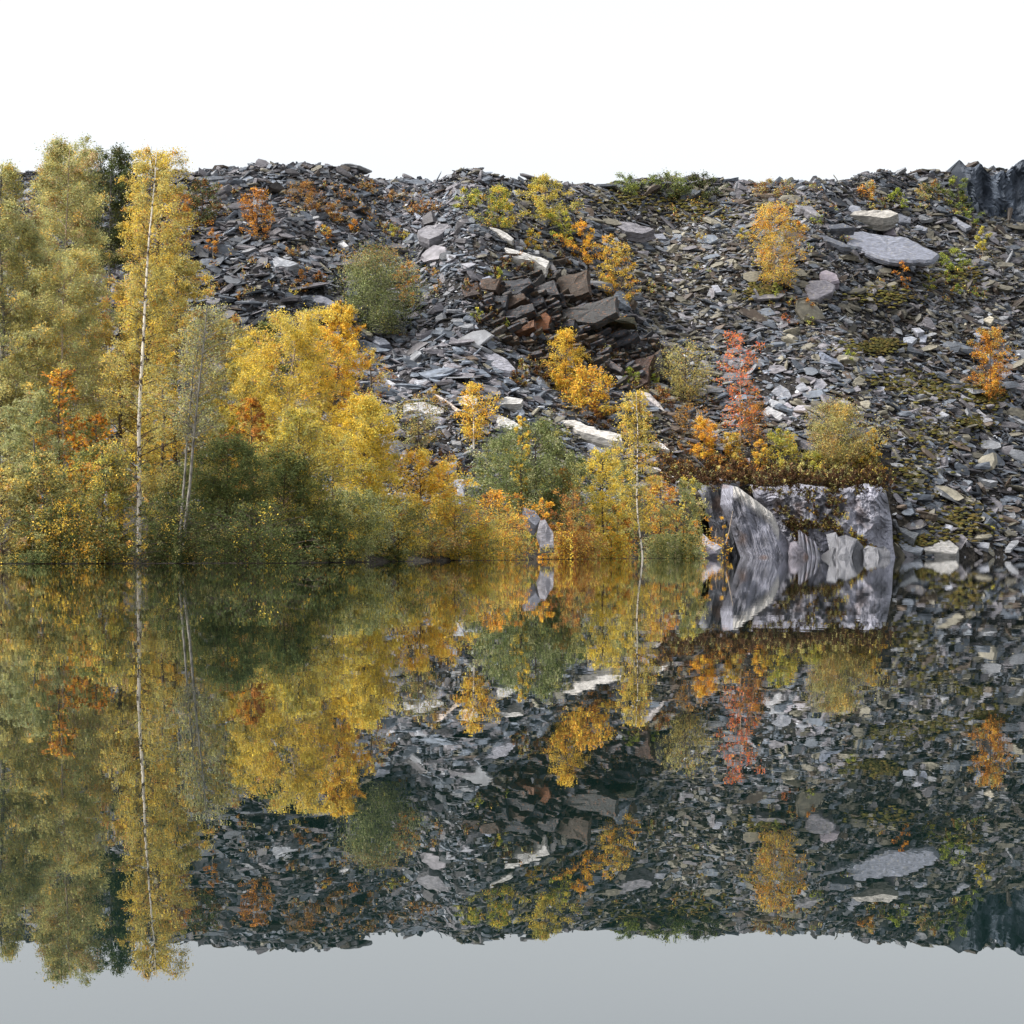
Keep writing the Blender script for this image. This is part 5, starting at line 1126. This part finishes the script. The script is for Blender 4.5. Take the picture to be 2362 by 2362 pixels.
for (x0,y0,x1,y1,n) in [(783,512,800,540,10),(795,522,838,528,10),(812,502,832,545,6),(838,492,834,520,5),(800,530,812,552,4),(852,537,872,545,4),(828,485,836,505,4)]:
    for j in range(n):
        t = j/(n-1); ledge(x0+(x1-x0)*t+rh.normal(0,2.5), y0+(y1-y0)*t+rh.normal(0,2), rh.uniform(10,17), rh.uniform(7,11), [('heath',3),('olive',.8),('lime',.12)])
for (px,py) in [(836,512),(846,516),(838,524),(852,532),(860,538)]:
    ledge(px, py, 8, 6, [('lime',2),('gold',1)], k=1.6)
mass('ledge_heather', S, 'brown heather with a few yellow sprigs on the diagonal ledge of the grey rock', 'heather')
S = []
for (px,py,w,h) in [(530,318,20,7),(556,326,18,7),(575,318,20,8),(545,296,22,7),(590,330,26,8),(610,318,16,6),(500,312,18,8),(565,285,18,6),(540,340,24,9),(600,352,30,12),(620,362,26,12),(585,362,24,12),(640,392,26,14),(560,345,22,10),(515,300,20,10),(575,300,16,7),(612,335,18,8),(505,268,26,14),(520,264,22,12),(535,272,26,14),(548,276,20,11),(495,276,20,12),(470,292,24,14),(480,300,22,12),(492,318,18,12),(500,336,20,12),(515,382,22,13),(530,370,24,18),(540,380,26,16),(545,250,20,10),(560,262,24,10)]:
    clump(S, px, py, w, h, [('heath',3),('rust',.6),('olive',.7)])
mass('heather', S, 'red-brown heather growing over and around the dark outcrop', 'heather')
S = []
for (px,py,w,h) in [(442,458,26,10),(455,464,24,9),(462,470,22,9),(420,452,24,9),(480,476,20,8),(430,464,20,9),(660,455,30,12),(680,452,28,12),(668,468,26,12),(650,442,22,9),(640,470,20,9)]:
    clump(S, px, py, w, h, [('heath',2),('rust',1),('mixed',.4)], k=2)
mass('heather', S, 'brown heather and dead bracken at the foot of the scree behind the shore bushes', 'heather')
S = []
for i in range(60):
    px = rh.uniform(560,1000); py = rh.uniform(188,222) if rh.random() < .65 else rh.uniform(222,320)
    if 880 < px < 965 and 215 < py < 275: continue
    clump(S, px, py, rh.uniform(10,24), rh.uniform(5,10), [('olive',1),('rust',1),('fresh',.6)], k=1.6)
mass('ground_cover', S, 'olive and brown ground cover in the hollows of the upper right slope', 'ground cover')
S = []
for i in range(60):
    px = rh.uniform(190,440); py = rh.uniform(186,300)
    clump(S, px, py, rh.uniform(9,24), rh.uniform(4,10), [('rust',1.6),('olive',1),('brownish',1)], k=1.4)
for i in range(16):
    px = rh.uniform(330,440); py = rh.uniform(186,215)
    clump(S, px, py, rh.uniform(12,30), rh.uniform(6,12), [('rust',2),('brownish',2),('deep',1)], k=1.5)
for (bx, by, bw) in BASES:
    if by < 455 and by > 195 and bw > 10:
        for j in range(2): clump(S, bx+rh.normal(0,bw*.2), by+rh.uniform(-1,1.5), bw*rh.uniform(.35,.6), rh.uniform(3,5), [('heath',2),('olive',1),('rust',.7)], k=1.5)
mass('ground_cover', S, 'rusty and olive ground cover on the upper left scree', 'ground cover')
# undergrowth that hides the soil of the flat bank
S = []
for i in range(120):
    px = rh.uniform(-30, 700)
    ys = float(np.interp((px-512)/F*100, *YS)) if px < 420 else float(np.interp(np.interp(px,[420,560,700],[-4.5,3,14]), *YS))
    Yd = ys + rh.uniform(-1.6, 12)
    base = HOR-(float(T1((px-512)/F*Yd, Yd))-CH)/Yd*F
    h = rh.uniform(12, 30)*(.7 if px > 430 else 1)
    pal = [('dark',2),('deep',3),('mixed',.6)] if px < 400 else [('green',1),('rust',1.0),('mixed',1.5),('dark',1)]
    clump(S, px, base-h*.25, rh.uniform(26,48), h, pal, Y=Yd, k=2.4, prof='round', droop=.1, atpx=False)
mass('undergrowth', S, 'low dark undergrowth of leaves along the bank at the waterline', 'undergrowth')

# bare bleached stem curving out of the water before the grey rock
def stem():
    Y = 176; pts = [(717,556,0),(721,549,0),(726,542,0),(729,532,.1),(731,521,.1),(733,511,.2)]
    Pp = np.array([[(x-512)/F*Y, Y+d, CH+(HOR-y)/F*Y] for x, y, d in pts]); base = Pp[0].copy()
    Q2 = np.array([[(x-512)/F*Y, Y+d, CH+(HOR-y)/F*Y] for x, y, d in [(717,556,0),(717,545,.2),(716,535,.3),(717,528,.4)]])
    V, q = tubes([Pp-base, Q2-base], [np.linspace(.06,.02,6), np.linspace(.04,.012,4)], 6)
    o = link('dead_stem', mesh_np('dead_stem', V, quads=q, smooth=True), M['pale_bark'], loc=base)
    tag(o, 'bare pale stem curving out of the water in front of the grey rock', 'stem')
stem()
print('leaves', LEAVES[0])
